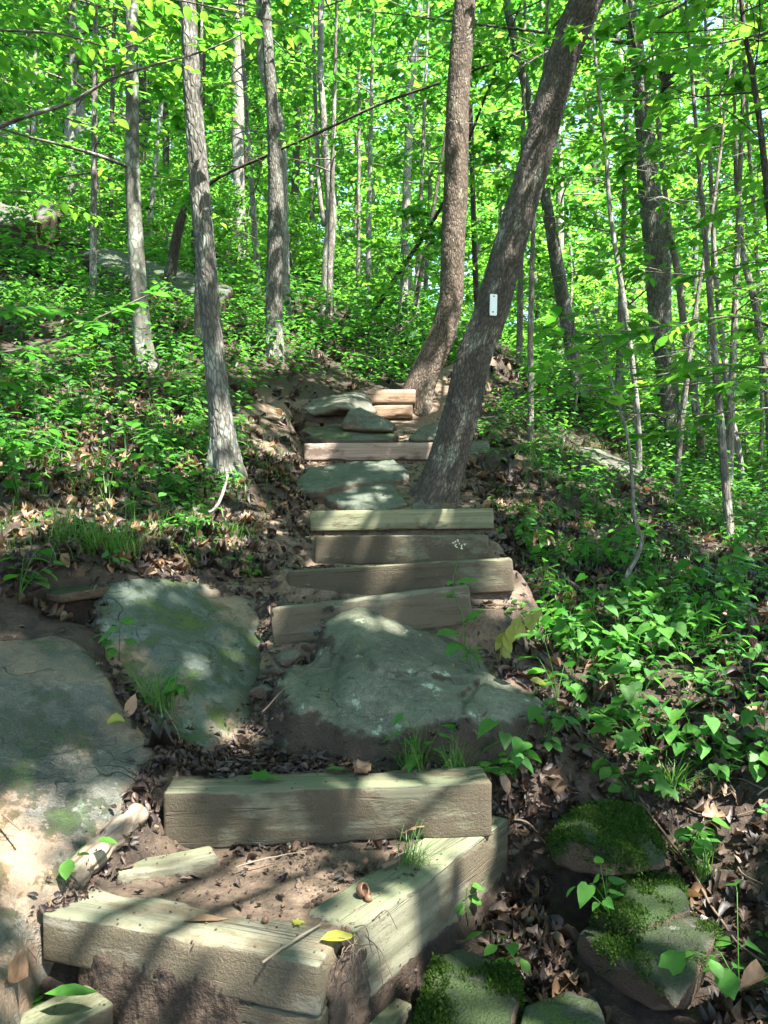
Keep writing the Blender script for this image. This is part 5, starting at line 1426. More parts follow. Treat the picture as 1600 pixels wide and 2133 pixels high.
# ------------------------------------------------------------------ low green cover, one mass
def cover(n, xr, yr, size, hgt, seed, pk=1.0, tm='wide', nl=(3, 6), mat='cover', name='ground_cover', patch=(-.25, .15), freq=1.3, acc=None, edge=(.02, .35)):
    r = np.random.default_rng(seed)
    x = r.uniform(*xr, n); y = r.uniform(*yr, n)
    pdv = path_d(x, y)
    pdv = pdv - np.where((x < 0) & (y > 3.6) & (y < 8.8), .28 * sstep(3.6, 4.6, y) * sstep(8.8, 8.0, y), 0)
    keep = r.random(n) < pk * sstep(edge[0], edge[1], np.where(y > 2.3, pdv, 1)) * sstep(patch[0], patch[1], fbm(np.c_[x * freq, y * freq, 0 * x], 3, seed + 50))
    x, y = x[keep], y[keep]
    k = ~is_solid(x, y); x, y = x[k], y[k]
    k = (poly_in(x, y, land_cv) < -.05); x, y = x[k], y[k]
    m = r.integers(nl[0], nl[1] + 1, len(x))
    rep = np.repeat(np.arange(len(x)), m); N = len(rep)
    a = r.uniform(0, 6.28, N); h = r.uniform(*hgt, len(x))[rep] * r.uniform(.55, 1.1, N)
    s = r.uniform(*size, len(x))[rep] * r.uniform(.6, 1.1, N)
    rad = s * r.uniform(.1, .75, N)
    d = np.stack([np.cos(a), np.sin(a), r.normal(-.12, .25, N)], -1)
    p = np.c_[x[rep] + np.cos(a) * rad, y[rep] + np.sin(a) * rad, grid_h(x, y)[rep] + h]
    nn = np.array([0, 0, 1.0]) + r.normal(0, .28, (N, 3)) + np.array([.05, -.12, 0])
    k = ~in_gap(p, s * .0) | (p[:, 1] > 6)
    Vv, fs = leaves(p, d, nn, s, LEAFT[tm]); acc.add(Vv, fs)
    # stems
    if yr[0] < 6:
        C0 = np.c_[x, y, grid_h(x, y) - .01][rep]
        t = unit(np.cross(p - C0, r.normal(size=(N, 3)))) * .0011
        Vs = np.stack([C0 - t, C0 + t, p + t * .7, p - t * .7], 1).reshape(-1, 3)
        acc.add(Vs, [np.arange(N * 4).reshape(N, 4)])
acc = Acc()
cover(1700, (-4.2, -.55), (3.1, 6.6), (.03, .07), (.03, .12), 1, acc=acc, tm='wide', patch=(-.12, .2))
cover(650, (-3.5, -.6), (4.4, 6.8), (.04, .085), (.08, .22), 2, acc=acc, tm='oval')
cover(1250, (.62, 4.6), (3.3, 6.8), (.028, .065), (.04, .16), 3, acc=acc, tm='heart', patch=(-.12, .2), freq=1.8)
cover(800, (.75, 5), (4.6, 7.6), (.035, .08), (.08, .26), 4, acc=acc, tm='oval', patch=(-.15, .2))
cover(420, (.55, 2.0), (1.5, 3.4), (.02, .05), (.01, .06), 5, acc=acc, tm='wide', patch=(.0, .3))
cover(260, (1.0, 1.7), (1.6, 2.2), (.014, .03), (.01, .04), 55, acc=acc, tm='wide', patch=(-.2, .2), freq=3)
cover(7500, (-7.5, 7), (6.3, 11), (.06, .11), (.06, .30), 6, acc=acc, tm='low', nl=(3, 6), patch=(-.5, -.05))
cover(1800, (-5, 5), (6.3, 11), (.05, .10), (.25, .55), 61, acc=acc, tm='low', nl=(4, 8), patch=(-.1, .25), edge=(.25, .8))
cover(9000, (-12, 13), (10, 24), (.11, .19), (.1, .6), 7, acc=acc, tm='low', nl=(4, 7), edge=(.1, .5), patch=(-.6, -.1))
cover(320, (-1.3, -.5), (3.5, 5.4), (.02, .045), (.01, .05), 8, acc=acc, tm='heart', patch=(-.1, .3))
tag(acc.obj('ground_cover', M['cover'], smooth=False), kind='stuff')
acc = Acc()
rr = np.random.default_rng(41)
n = 2600
x = np.r_[rr.uniform(-4, -.6, 900), rr.uniform(.8, 4.5, 1100), rr.uniform(1.2, 3.6, 600)]; y = np.r_[rr.uniform(3.2, 7.5, 900), rr.uniform(3.8, 8, 1100), rr.uniform(6, 8.6, 600)]
k = ~is_solid(x, y) & (path_d(x, y) > .12) & (fbm(np.c_[x * 1.4, y * 1.4, 0 * x], 3, 71) > -.05); x, y = x[k], y[k]
def blades(x, y, z, ln, a, wid, acc, bend):
    n = len(x); t = np.linspace(0, 1, 5)
    dx = np.stack([np.cos(a), np.sin(a)], -1)
    out = ln[:, None] * (t[None] ** 1.6) * bend[:, None]; up = ln[:, None] * (t[None] - .55 * bend[:, None] * t[None] ** 2.4)
    C = np.stack([x[:, None] + dx[:, :1] * out, y[:, None] + dx[:, 1:] * out, z[:, None] + up], -1)
    wv = np.stack([-dx[:, 1], dx[:, 0], 0 * a], -1)[:, None] * (wid[:, None] * (1 - t[None] ** 2 * .95))[..., None]
    Vv = np.stack([C - wv, C + wv], 2).reshape(-1, 3)
    i = np.arange(n * 10).reshape(n, 5, 2)
    Q = np.stack([i[:, :-1, 0], i[:, :-1, 1], i[:, 1:, 1], i[:, 1:, 0]], -1).reshape(-1, 4)
    acc.add(Vv, [Q])
m = 5
xx = np.repeat(x, m) + rr.normal(0, .012, len(x) * m); yy = np.repeat(y, m) + rr.normal(0, .012, len(x) * m)
blades(xx, yy, grid_h(xx, yy) - .01, rr.uniform(.06, .20, len(xx)), rr.uniform(0, 6.28, len(xx)), rr.uniform(.0012, .003, len(xx)), acc, rr.uniform(.25, .9, len(xx)))
tag(acc.obj('grass', M['grass'], smooth=False), kind='stuff')

# ------------------------------------------------------------------ plants one can count
def plant_proto(name, kind, seed):
    r = np.random.default_rng(seed)
    root = empty(name)
    st = Acc(); lf = Acc()
    if kind in ('heart', 'wide', 'oval', 'lobed'):
        ns = r.integers(2, 5)
        for i in range(ns):
            a = r.uniform(0, 6.28); L = r.uniform(.13, .30) * (1 if kind != 'lobed' else .8)
            t = np.linspace(0, 1, 7)
            bend = r.uniform(.2, .75)
            C = np.stack([np.cos(a) * L * bend * t ** 1.5, np.sin(a) * L * bend * t ** 1.5, L * (t - .25 * bend * t ** 2)], -1)
            Vv, fs, co = tube(C, np.linspace(.0024, .0012, 7), 4); st.add(Vv, fs)
            nlv = r.integers(2, 5)
            tt = np.linspace(.45, 1, nlv)
            for j, q in enumerate(tt):
                p = np.array([np.interp(q, t, C[:, k]) for k in range(3)])
                for sgn in ((1, -1) if kind in ('wide', 'oval') and q < .99 else (r.choice([-1, 1]),)):
                    b = a + sgn * r.uniform(.5, 1.5) if q < .99 else a + r.normal(0, .3)
                    sz = r.uniform(.055, .105) * (.75 + .25 * q)
                    pet = np.array([np.cos(b), np.sin(b), .25]) * sz * .35
                    Vv, fs, co = tube(np.array([p, p + pet * .5 + [0, 0, .004], p + pet]), np.array([.0012, .001, .0009]), 3); st.add(Vv, fs)
                    Vv, fs = leaves([p + pet], np.array([[np.cos(b), np.sin(b), -.3 + r.normal(0, .2)]]), np.array([[0, 0, 1.0]]) + r.normal(0, .25, (1, 3)), np.array([sz]), LEAFT[kind]); lf.add(Vv, fs)
    elif kind == 'fern':
        for i in range(4):
            a = r.uniform(0, 6.28); L = r.uniform(.14, .24); t = np.linspace(0, 1, 12)
            C = np.stack([np.cos(a) * L * t, np.sin(a) * L * t, L * (.7 * t - .6 * t ** 2)], -1)
            Vv, fs, co = tube(C, np.linspace(.0018, .0006, 12), 3); st.add(Vv, fs)
            for j in range(2, 12):
                for sgn in (-1, 1):
                    d = np.array([[np.cos(a + sgn * 1.25), np.sin(a + sgn * 1.25), -.1]])
                    Vv, fs = leaves([C[j]], d, np.array([[0, 0, 1.0]]) + r.normal(0, .1, (1, 3)), np.array([L * .26 * math.sin(.35 + 2.4 * j / 12)]), LEAFT['wide']); lf.add(Vv, fs)
    st.obj('stem', M['plant'], root); lf.obj('foliage', M['plant'], root, smooth=False)
    return root
def grass_proto(seed, L=(.14, .26), n=70, spread=.03):
    r = np.random.default_rng(seed); acc = Acc()
    root = r.normal(0, spread, (n, 2))
    blades(root[:, 0], root[:, 1], np.full(n, -.015), r.uniform(*L, n), r.uniform(0, 6.28, n), r.uniform(.0015, .0032, n), acc, r.uniform(.25, 1.0, n))
    return acc.obj('grass_tuft', M['grass'], smooth=False)
def ground_pt(u, v):
    return hits(np.array([u]), np.array([v]))[0]
proto = {}
first = {}
def put(kind, seed, p, s, label, group=None, name=None, cat='plant'):
    key = (kind, seed)
    nm = name or {'heart': 'heart_leaf_plant', 'wide': 'broadleaf_plant', 'oval': 'broadleaf_plant', 'lobed': 'lobed_leaf_plant', 'fern': 'fern', 'grass': 'grass_tuft'}[kind]
    if key not in proto:
        proto[key] = grass_proto(seed) if kind == 'grass' else plant_proto(nm, kind, seed)
        o = proto[key]
    else:
        o = copy_tree(proto[key])
    o.location = p; o.scale = (s, s, s); o.rotation_euler = (random.gauss(0, .12), random.gauss(0, .12), random.uniform(0, 6.28))
    if 'group' in o: del o['group']
    tag(o, label, cat, group)
    return o
r = np.random.default_rng(17)
hp = [(1070, 1640), (1130, 1600), (1185, 1545), (1240, 1440), (1290, 1420), (1345, 1440), (1235, 1480), (1290, 1510), (1350, 1545), (1405, 1590), (1425, 1500), (1485, 1560), (1545, 1590), (1355, 1600), (1335, 1480), (1500, 1650), (1565, 1640), (1575, 1480), (1455, 1440), (1535, 1470), (1425, 1410),
      (1135, 1360), (1205, 1390), (1185, 1340), (1285, 1330), (1385, 1350), (1465, 1350), (1545, 1380), (1390, 1680), (1460, 1610), (1590, 1560), (1160, 1480), (1320, 1395), (1490, 1400), (1580, 1410), (1250, 1395)]
for i, (u, v) in enumerate(hp):
    p = ground_pt(u, v)
    put(('heart', 'wide', 'heart', 'lobed', 'heart')[i % 5], 3 + i % 7, p, r.uniform(.6, 1.0) * min(1.0, p[1] / 2.7), 'bright green broad-leaved plant on the leaf-strewn slope beside the boulder', 'broad-leaved plants beside the boulder', name='heart_leaf_plant')
U = r.uniform(1040, 1600, 260); W = r.uniform(1075, 1390, 260)
Q = hits(U, W)
k = ~is_solid(Q[:, 0], Q[:, 1], 2) & (path_d(Q[:, 0], Q[:, 1]) > .06); Q = Q[k][:95]
for i, p in enumerate(Q):
    put(('heart', 'wide', 'oval')[i % 3], 10 + i % 6, p, r.uniform(.5, .95), 'small green woodland plant on the open slope past the timbers', 'woodland plants on the open slope', name='woodland_plant')
U = r.uniform(-20, 470, 240); W = r.uniform(640, 1060, 240)
Q = hits(U, W)
k = ~is_solid(Q[:, 0], Q[:, 1], 2) & (path_d(Q[:, 0], Q[:, 1]) > .1); Q = Q[k][:95]
for i, p in enumerate(Q):
    put(('wide', 'oval', 'wide', 'lobed')[i % 4], 20 + i % 6, p, r.uniform(.6, 1.05), 'leafy green seedling on the bank under the mottled and shaggy trees', 'seedlings on the bank', name='bank_seedling')
for i, (u, v, s, lab) in enumerate([
        (38, 1060, 1.5, 'large-leaved plant with long pale green leaflets on the bank edge'), (40, 1262, 1.0, 'small round-leaved plant at the mouth of the hollow in the bank'),
        (250, 1405, .7, 'bright plant growing from a crack between the two bedrock slabs'), (392, 1500, .7, 'round-leaved plant beside the grass clump between the slabs'),
        (386, 1120, .9, 'broad oval-leaved plant under the curved pale stick'), (522, 1222, .6, 'two round leaves at the top of the blue-green slab'),
        (865, 1600, .8, 'plant with toothed leaves in the grass before the boulder'), (975, 1960, .6, 'three-leaved seedling under the long side timber'),
        (1090, 2050, .6, 'three-leaved seedling between the wet leaves and mossy rocks'),
        (1000, 1420, .7, 'narrow-leaved plant behind the boulder shoulder'),
        (1540, 2080, .9, 'clover-like plant among the dead leaves at the path edge'), (1440, 1800, .8, 'grassy sprout beside the cracked mossy rock'), (1270, 2040, .6, 'upright seedling beside the flat pointed slab'),
        (1320, 1690, .8, 'trailing plant just behind the cracked mossy rock')]):
    p = ground_pt(u, v)
    p[2] = top_at(p[0], p[1])
    if 'toothed' in lab: p = np.array([.13, 2.53, -.855])
    put('wide' if i % 3 else 'heart', 40 + i, p, s, lab, name='broadleaf_plant')
for i, (u, v, s, lab) in enumerate([(330, 1500, .95, 'yellow-green grass clump between the two bedrock slabs'), (200, 1155, 1.25, 'hanging grass clump over the hollow in the bank'), (255, 1165, 1.2, 'hanging grass clump above the top corner of the blue-green slab'), (140, 1135, 1.1, 'dark grass clump nearest the bank edge'),
        (880, 1605, .8, 'grass clump in front of the boulder'), (945, 1600, .7, 'thin grass by the end of the back landing timber'), (1460, 1830, .7, 'sparse grass tuft right of the cracked mossy rock'), (1400, 1650, .9, 'grass tuft under the broad-leaved plants'), (485, 1120, .7, 'grass tuft on the dirt bank near the curved pale stick')]):
    p = ground_pt(u, v); p[2] = top_at(p[0], p[1])
    if 'boulder' in lab: p = np.array([.10, 2.525, -.855])
    if 'thin grass by' in lab: p = np.array([.24, 2.535, -.86])
    put('grass', i, p, s, lab, cat='grass')
put('grass', 20, np.array([.075, 2.20, -1.0]), .55, 'small grass tuft rooted on the long side timber', cat='grass')
for i, (u, v, s, lab) in enumerate([(1005, 1600, .7, 'little fern at the end of the back landing timber'), (1210, 1500, .8, 'fern at the far end of the boulder')]):
    p = ground_pt(u, v); p[2] = top_at(p[0], p[1])
    if i == 0: p = np.array([.31, 2.56, -.87])
    put('fern', i, p, s, lab, cat='fern')
put('fern', 9, np.array([-.80, 1.80, -1.19]), .8, 'little fern in front of the landing timber end', cat='fern')
put('wide', 60, np.array([-.905, 2.03, -1.03]), .6, 'bright crumpled plant beside the rotten log', name='broadleaf_plant')
put('wide', 61, np.array([-.33, 1.62, -1.36]), .55, 'small green sprout at the foot of the landing timbers', name='broadleaf_plant')

# tall flowering weed behind the boulder
def weed():
    st = np.array([P(990, 1420, 3.06), P(978, 1370, 3.05), P(966, 1320, 3.04), P(965, 1290, 3.04), P(948, 1235, 3.05), P(944, 1205, 3.05), P(952, 1175, 3.05), P(955, 1140, 3.05)])
    root = empty('flowering_weed', st[0])
    C = catmull(st, 30); Vv, fs, co = tube(C, np.linspace(.0032, .0014, 30), 5)
    mesh_obj('stem', Vv - st[0], fs, M['plant'], root)
    lf = Acc()
    for (u, v), (u2, v2), s in [((960, 1320), (905, 1318), .115), ((966, 1302), (985, 1290), .085), ((966, 1295), (1020, 1262), .10), ((952, 1245), (922, 1242), .06), ((950, 1240), (915, 1228), .055), ((946, 1215), (1005, 1205), .10), ((945, 1210), (925, 1222), .045), ((975, 1360), (1010, 1345), .07), ((980, 1380), (945, 1365), .06), ((952, 1180), (940, 1172), .03)]:
        a = P(u, v, 3.05); b = P(u2, v2, 3.0 if u2 < u else 3.02)
        Vv, fs = leaves([a], np.array([b - a]), np.array([[.1, -.35, 1.0]]), np.array([s]), LEAFT['oval']); lf.add(Vv, fs)
    lf.obj('foliage', M['plant'], root, smooth=False, offset=st[0])
    fl = Acc(); r = np.random.default_rng(3)
    for k in range(9):
        c = st[-1] + r.normal(0, .011, 3) + np.array([0, 0, .008])
        Vv, fs = leaves(np.repeat(c[None], 6, 0), r.normal(size=(6, 3)) + [0, 0, .5], r.normal(size=(6, 3)), np.full(6, .008), LEAFT['low']); fl.add(Vv, fs)
    fl.obj('flower', M['flower'], root, smooth=False, offset=st[0])
    tag(root, 'tall slender weed with a cream flower head in front of the four timbers', 'plant')
weed()
def wilted():
    st = np.array([P(1042, 1392, 3.25), P(1044, 1350, 3.25), P(1056, 1312, 3.25), P(1080, 1290, 3.25), P(1110, 1276, 3.25), P(1140, 1268, 3.25)])
    root = empty('wilted_plant', st[0])
    C = catmull(st, 24); Vv, fs, co = tube(C, np.linspace(.003, .0015, 24), 5)
    mesh_obj('stem', Vv - st[0], fs, M['yellow'], root)
    lf = Acc(); r = np.random.default_rng(8)
    for (u, v) in [(1138, 1268), (1122, 1272), (1105, 1278), (1090, 1284), (1076, 1292), (1062, 1302), (1054, 1316), (1048, 1330), (1045, 1345)]:
        for k in range(2):
            Vv, fs = leaves([P(u + r.normal(0, 5), v, 3.25 + r.normal(0, .02))], np.array([[r.normal(0, .5), r.normal(-.3, .3), -.8]]), r.normal(0, .5, (1, 3)) + np.array([[0, -.8, .6]]), np.array([r.uniform(.06, .10)]), LEAFT['oval']); lf.add(Vv, fs)
    lf.obj('foliage', M['yellow'], root, smooth=False, offset=st[0])
    tag(root, 'wilted yellow plant drooping behind the boulder', 'plant')
wilted()

# ------------------------------------------------------------------ near saplings and boughs with big leaves
def bough_tree(name, label, base, trunk_top, boughs, size, seed, tm='oval', cat='young tree', mat='leaf_near'):
    r = np.random.default_rng(seed)
    base = np.array(base, float); base[2] = hz(base[0], base[1])
    C = catmull(np.array([np.r_[base - [0, 0, .2], .03], np.r_[base, .028], np.r_[(base + trunk_top) / 2 + [.03, .02, 0], .022], np.r_[trunk_top, .010]]), 30)
    root = empty(name, base)
    limbs = []; lp, ld, ln, ls = [], [], [], []
    for bp, dens, rb in boughs:
        bp = np.asarray(bp, float)
        k = np.argmin(np.abs(C[:, 2] - bp[0, 2]) + .3 * np.linalg.norm(C[:, :2] - bp[0, :2], axis=1))
        full = catmull(np.vstack([C[k, :3], bp]), 30)
        limbs.append((full, np.linspace(rb, .0025, 30), 6))
        L = np.linalg.norm(np.diff(full, axis=0), axis=1).sum()
        n = int(L * dens)
        for i in range(n):
            t = .12 + .88 * (i + r.random()) / n
            j = min(int(t * 29), 28); p = full[j]; d = unit(full[j + 1] - full[j])
            side = unit(np.cross(d, [0, 0, 1.0])) * (1 if i % 2 else -1)
            tw = L * .16 * (1.15 - t) * r.uniform(.5, 1.2)
            kk = r.integers(3, 6)
            td = unit(d * .6 + side * r.uniform(.6, 1.2) + [0, 0, r.normal(-.05, .12)])
            limbs.append((np.array([p, p + td * tw * .55 + [0, 0, .01], p + td * tw]), np.array([.0025, .0018, .0012]), 3))
            for q in range(kk):
                f = (q + 1) / kk
                s2 = unit(np.cross(td, [0, 0, 1.0])) * (1 if q % 2 else -1)
                lp.append(p + td * tw * f - [0, 0, tw * .12 * f * f]); ld.append(td * .8 + s2 * (.9 if q < kk - 1 else .0) + [0, 0, r.normal(-.15, .15)]); ln.append([r.normal(0, .25), r.normal(-.05, .25), 1]); ls.append(size * r.uniform(.65, 1.15))
    make_trunk('trunk', C[:, :3], C[:, 3], M['bark_thin'], root, 8, seed=seed, flare=.2, limbs=limbs)
    Vv, fs = leaves(np.array(lp), np.array(ld), np.array(ln), np.array(ls), LEAFT[tm])
    mesh_obj('crown', Vv - base, fs, M[mat], root, smooth=False)
    tag(root, label, cat)
bough_tree('leafy_sapling', 'sapling reaching in low with big sunlit leaves over the bank', (-2.35, 3.5, 0), np.array([-2.2, 3.55, 1.15]),
           [([P(-60, 740, 3.7), P(90, 715, 3.75), P(220, 655, 3.8), P(345, 598, 3.85)], 11, .008), ([P(-60, 650, 3.6), P(80, 640, 3.9), P(210, 655, 4.1)], 11, .007), ([P(-80, 800, 3.5), P(60, 775, 3.9), P(150, 790, 4.1)], 10, .006)], .105, 1, 'wide', 'sapling', 'plant')
bough_tree('branching_tree', 'tree beyond the edge sending a long curved branch across the shaggy trunk', (-3.6, 4.9, 0), np.array([-3.5, 4.9, 4.2]),
           [([P(-60, 275, 4.9), P(60, 240, 4.9), P(150, 212, 4.9), P(230, 165, 4.9), P(310, 138, 4.85), P(400, 114, 4.8), P(470, 88, 4.75), P(560, 40, 4.7)], 7, .020),
            ([P(-60, 60, 4.9), P(120, 70, 4.9), P(250, 100, 4.8), P(340, 60, 4.7)], 9, .012), ([P(-60, 400, 5.4), P(60, 400, 5.4), P(160, 430, 5.3), P(230, 470, 5.2)], 10, .010), ([P(-60, -40, 5.0), P(200, -30, 4.9), P(420, 10, 4.6), P(640, 60, 4.5)], 9, .012)], .10, 2, 'oval')
bough_tree('layered_tree', 'young tree beyond the edge holding flat sprays of big leaves before the stout trunk', (2.85, 4.6, 0), np.array([2.75, 4.5, 3.0]),
           [([P(1640, 690, 4.4), P(1540, 660, 4.3), P(1430, 672, 4.3), P(1320, 690, 4.3), P(1220, 705, 4.35)], 11, .010), ([P(1650, 770, 4.5), P(1500, 760, 4.5), P(1380, 780, 4.4), P(1260, 800, 4.4), P(1160, 800, 4.5)], 10, .010),
            ([P(1650, 850, 4.6), P(1500, 860, 4.6), P(1400, 900, 4.6), P(1320, 905, 4.6)], 9, .009)], .12, 3, 'oval')
bough_tree('overhanging_tree', 'young tree beyond the edge with bright lobed leaves overhanging from above', (3.3, 5.4, 0), np.array([3.1, 5.2, 5.2]),
           [([P(1660, 60, 5.0), P(1500, 90, 4.9), P(1380, 110, 4.8), P(1270, 160, 4.8)], 10, .012), ([P(1660, 220, 5.0), P(1520, 250, 5.0), P(1400, 300, 5.0), P(1290, 350, 5.1)], 10, .011), ([P(1660, 400, 5.1), P(1540, 430, 5.1), P(1420, 470, 5.1)], 10, .010),
            ([P(1640, -40, 5.0), P(1450, -10, 4.8), P(1300, 30, 4.7), P(1130, 90, 4.9)], 9, .010), ([P(1650, 540, 5.1), P(1500, 560, 5.1), P(1400, 590, 5.2)], 10, .009)], .105, 4, 'lobed')

# ------------------------------------------------------------------ white trail plate on the leaning tree
def marker():
    C, R = trunk_path(k1, [], 200)
    c = P(1028, 635, 5.6)
    j = np.argmin(np.abs(C[:, 2] - c[2])); yy = C[j, 1] - R[j] * 1.0 - .014
    c = P(1028, 635, yy)
    w2, h2, t = .026, .077, .002
    bm = bmesh.new()
    bmesh.ops.create_cube(bm, size=1.0)
    bmesh.ops.scale(bm, vec=(w2 * 2, t * 2, h2 * 2), verts=bm.verts)
    bmesh.ops.bevel(bm, geom=[e for e in bm.edges if abs((e.verts[0].co - e.verts[1].co).normalized().y) > .9], offset=.004, segments=3, affect='EDGES')
    me = bpy.data.meshes.new('trail_plate'); bm.to_mesh(me); bm.free()
    me.materials.append(M['metal_white'])
    o = bpy.data.objects.new('trail_plate', me); link(o)
    o.location = c; o.rotation_euler = (math.radians(-3), math.radians(2), math.radians(6))
    tag(o, 'white upright trail plate with two dark nails on the leaning tree', 'trail marker')
    for x, z in ((.002, .062), (-.003, -.052)):
        bm = bmesh.new(); bmesh.ops.create_uvsphere(bm, u_segments=12, v_segments=8, radius=.0058)
        bmesh.ops.scale(bm, vec=(1, .5, 1), verts=bm.verts)
        m2 = bpy.data.meshes.new('nail'); bm.to_mesh(m2); bm.free(); m2.materials.append(M['iron'])
        q = bpy.data.objects.new('nail', m2); link(q, o); q.location = (x, -t - .001, z)
marker()

# ------------------------------------------------------------------ sticks, log, nuts, single leaves
def stick(name, label, pl, r0, r1, mat, cat='stick', group=None, nseg=7, n=36, wob=.15, forks=()):
    C = catmull(np.array(pl, float), n)
    q = C * 18
    C = C + .004 * np.stack([fbm(q + k * 9, 2, 3 + k) for k in range(3)], -1)
    c0 = C[0].copy()
    acc = Acc()
    R = np.linspace(r0, r1, n) * (1 + wob * fbm(q, 2, 33))
    Vv, fs, co = tube(C - c0, R, nseg); acc.add(Vv, fs, {'bark_co': co})
    for fr, d, L, rr in forks:
        p = C[int(fr * (n - 1))] - c0
        Vv, fs, co = tube(np.array([p, p + np.array(d) * L * .5 + [0, 0, L * .05], p + np.array(d) * L]), np.array([rr, rr * .7, rr * .35]), 5); acc.add(Vv, fs, {'bark_co': co})
    o = acc.obj(name, mat); o.location = c0
    tag(o, label, cat, group)
    return o
def G(u, v, dz=.008):
    p = ground_pt(u, v); return np.array([p[0], p[1], top_at(p[0], p[1]) + dz])
stick('rotten_log', 'short rotten log with peeling bark lying between slab and landing', [P(148, 1862, 2.02) + [0, 0, .04], P(205, 1805, 2.12) + [0, 0, .045], P(290, 1725, 2.27) + [0, 0, .045]], .045, .036, M['log'], 'log', nseg=18, wob=.35)
stick('curved_stick', 'pale curved stick standing out of the bank near the shaggy tree', [G(380, 1090, .0), G(412, 1085, .03), P(440, 1066, 4.35), P(462, 1035, 4.4), P(474, 990, 4.5)], .011, .008, M['bark_pale'], nseg=9)
stick('fallen_branch', 'brown fallen branch on the slope right of the four timbers', [G(1085, 1165, .02), G(1120, 1185, .03), G(1165, 1215, .03), G(1225, 1250, .02)], .016, .010, M['bark_dark'], forks=[(.4, (.6, .1, .5), .14, .005)])
stick('fallen_branch', 'long thin fallen branch among the plants at the slope edge', [G(1350, 1278, .02), G(1430, 1285, .03), G(1520, 1310, .03), G(1620, 1345, .02)], .009, .005, M['twig_pale'])
stick('twig', 'thin dark twig arching over the boulder shoulder', [P(548, 1485, 2.78), P(585, 1442, 2.79), P(640, 1398, 2.92), P(695, 1392, 2.97)], .0032, .002, M['twig'])
stick('twig', 'straight thin twig lying across the front landing timber', [P(545, 2010, 1.715) + [0, 0, .006], P(610, 1965, 1.775) + [0, 0, .008], P(668, 1930, 1.85) + [0, 0, .006]], .0036, .0028, M['twig_pale'])
stick('twig', 'short thick twig resting on the inner edge of the side timber', [P(797, 1812, 2.145) + [0, 0, .008], P(845, 1787, 2.215) + [0, 0, .008]], .0075, .0065, M['twig'], n=12)
stick('long_vine', 'long thin vine trailing past the cracked mossy rock down through the dead leaves', [G(1330, 1690, .03), G(1390, 1770, .03), G(1440, 1850, .03), G(1480, 1920, .03), G(1540, 1990, .03), G(1620, 2060, .03)], .005, .0035, M['twig'], 'vine')
stick('root', 'bare root crossing the dirt left of the slate', [G(548, 872, .0), G(580, 885, .03), G(620, 902, .03), G(652, 916, .0)], .020, .012, M['bark_dark'], 'root')
stick('twig', 'forked dark twig beside the rotten log end', [P(212, 1702, 2.24) + [0, 0, .03], P(245, 1722, 2.27) + [0, 0, .035], P(290, 1725, 2.30) + [0, 0, .05]], .006, .003, M['twig'], forks=[(.5, (.3, .2, .8), .05, .003)])
stick('twig', 'bent brown twig above the rotten log on the landing dirt', [P(282, 1712, 2.37) + [0, 0, .0], P(320, 1728, 2.36), P(345, 1768, 2.26)], .0055, .004, M['twig'])
stick('twig', 'pair of thin twigs on the landing dirt by the back timber', [P(490, 1806, 2.16), P(560, 1788, 2.20), P(640, 1772, 2.25)], .0024, .0015, M['twig_pale'])
stick('twig', 'dark twig stub under the cracked mossy rock', [P(1243, 1895, 2.2), P(1270, 1840, 2.28)], .008, .006, M['twig'], n=14)
stick('twig', 'thin brown twig lying on the pale sloping slab', [P(5, 1705, 2.03) + [0, 0, .01], P(45, 1738, 1.995) + [0, 0, .01]], .003, .002, M['twig'], n=14)
stick('twig', 'dry twig among wet leaves beside the side timber', [G(1065, 1725, .015), G(1100, 1760, .02), G(1145, 1800, .015)], .004, .003, M['twig'])
rr = np.random.default_rng(91)
for i in range(44):
    if i < 26: u, v = rr.uniform(1080, 1600), rr.uniform(1150, 2080)
    elif i < 38: u, v = rr.uniform(0, 480), rr.uniform(880, 1180)
    else: u, v = rr.uniform(280, 560), rr.uniform(1540, 1620)
    p = ground_pt(u, v)
    if is_solid(p[:1], p[1:2], 1)[0]: continue
    a = rr.uniform(0, 6.28); L = rr.uniform(.08, .26)
    pl = []
    for t in (0, .5, 1):
        x, y = p[0] + math.cos(a + t * .4) * L * t, p[1] + math.sin(a + t * .4) * L * t
        pl.append([x, y, top_at(x, y) + .008 + .012 * t])
    stick('twig', 'thin fallen twig lying on dead leaves of the forest floor', pl, rr.uniform(.002, .0045), .0015, M['twig' if i % 3 else 'twig_pale'], group='fallen twigs on the forest floor', n=12, nseg=5)

# thin roots hanging out of the broken corner of the landing
rt = []
rr = np.random.default_rng(12)
c = (B + D) / 2
for i in range(12):
    p = c + rr.normal(0, .035, 3) * [1, 1, .3] + [0, -.02, .0]
    d = rr.normal(0, 1, 3) * [.5, .5, .2]
    stick('rootlet', 'thin rootlet hanging from the muddy corner of the landing', [p, p + d * .04 + [.01, -.03, .012], p + d * .08 + [.015, -.05, -.05]], .0016, .0007, M['twig'], 'root', 'rootlets in the muddy corner', 5, 10)

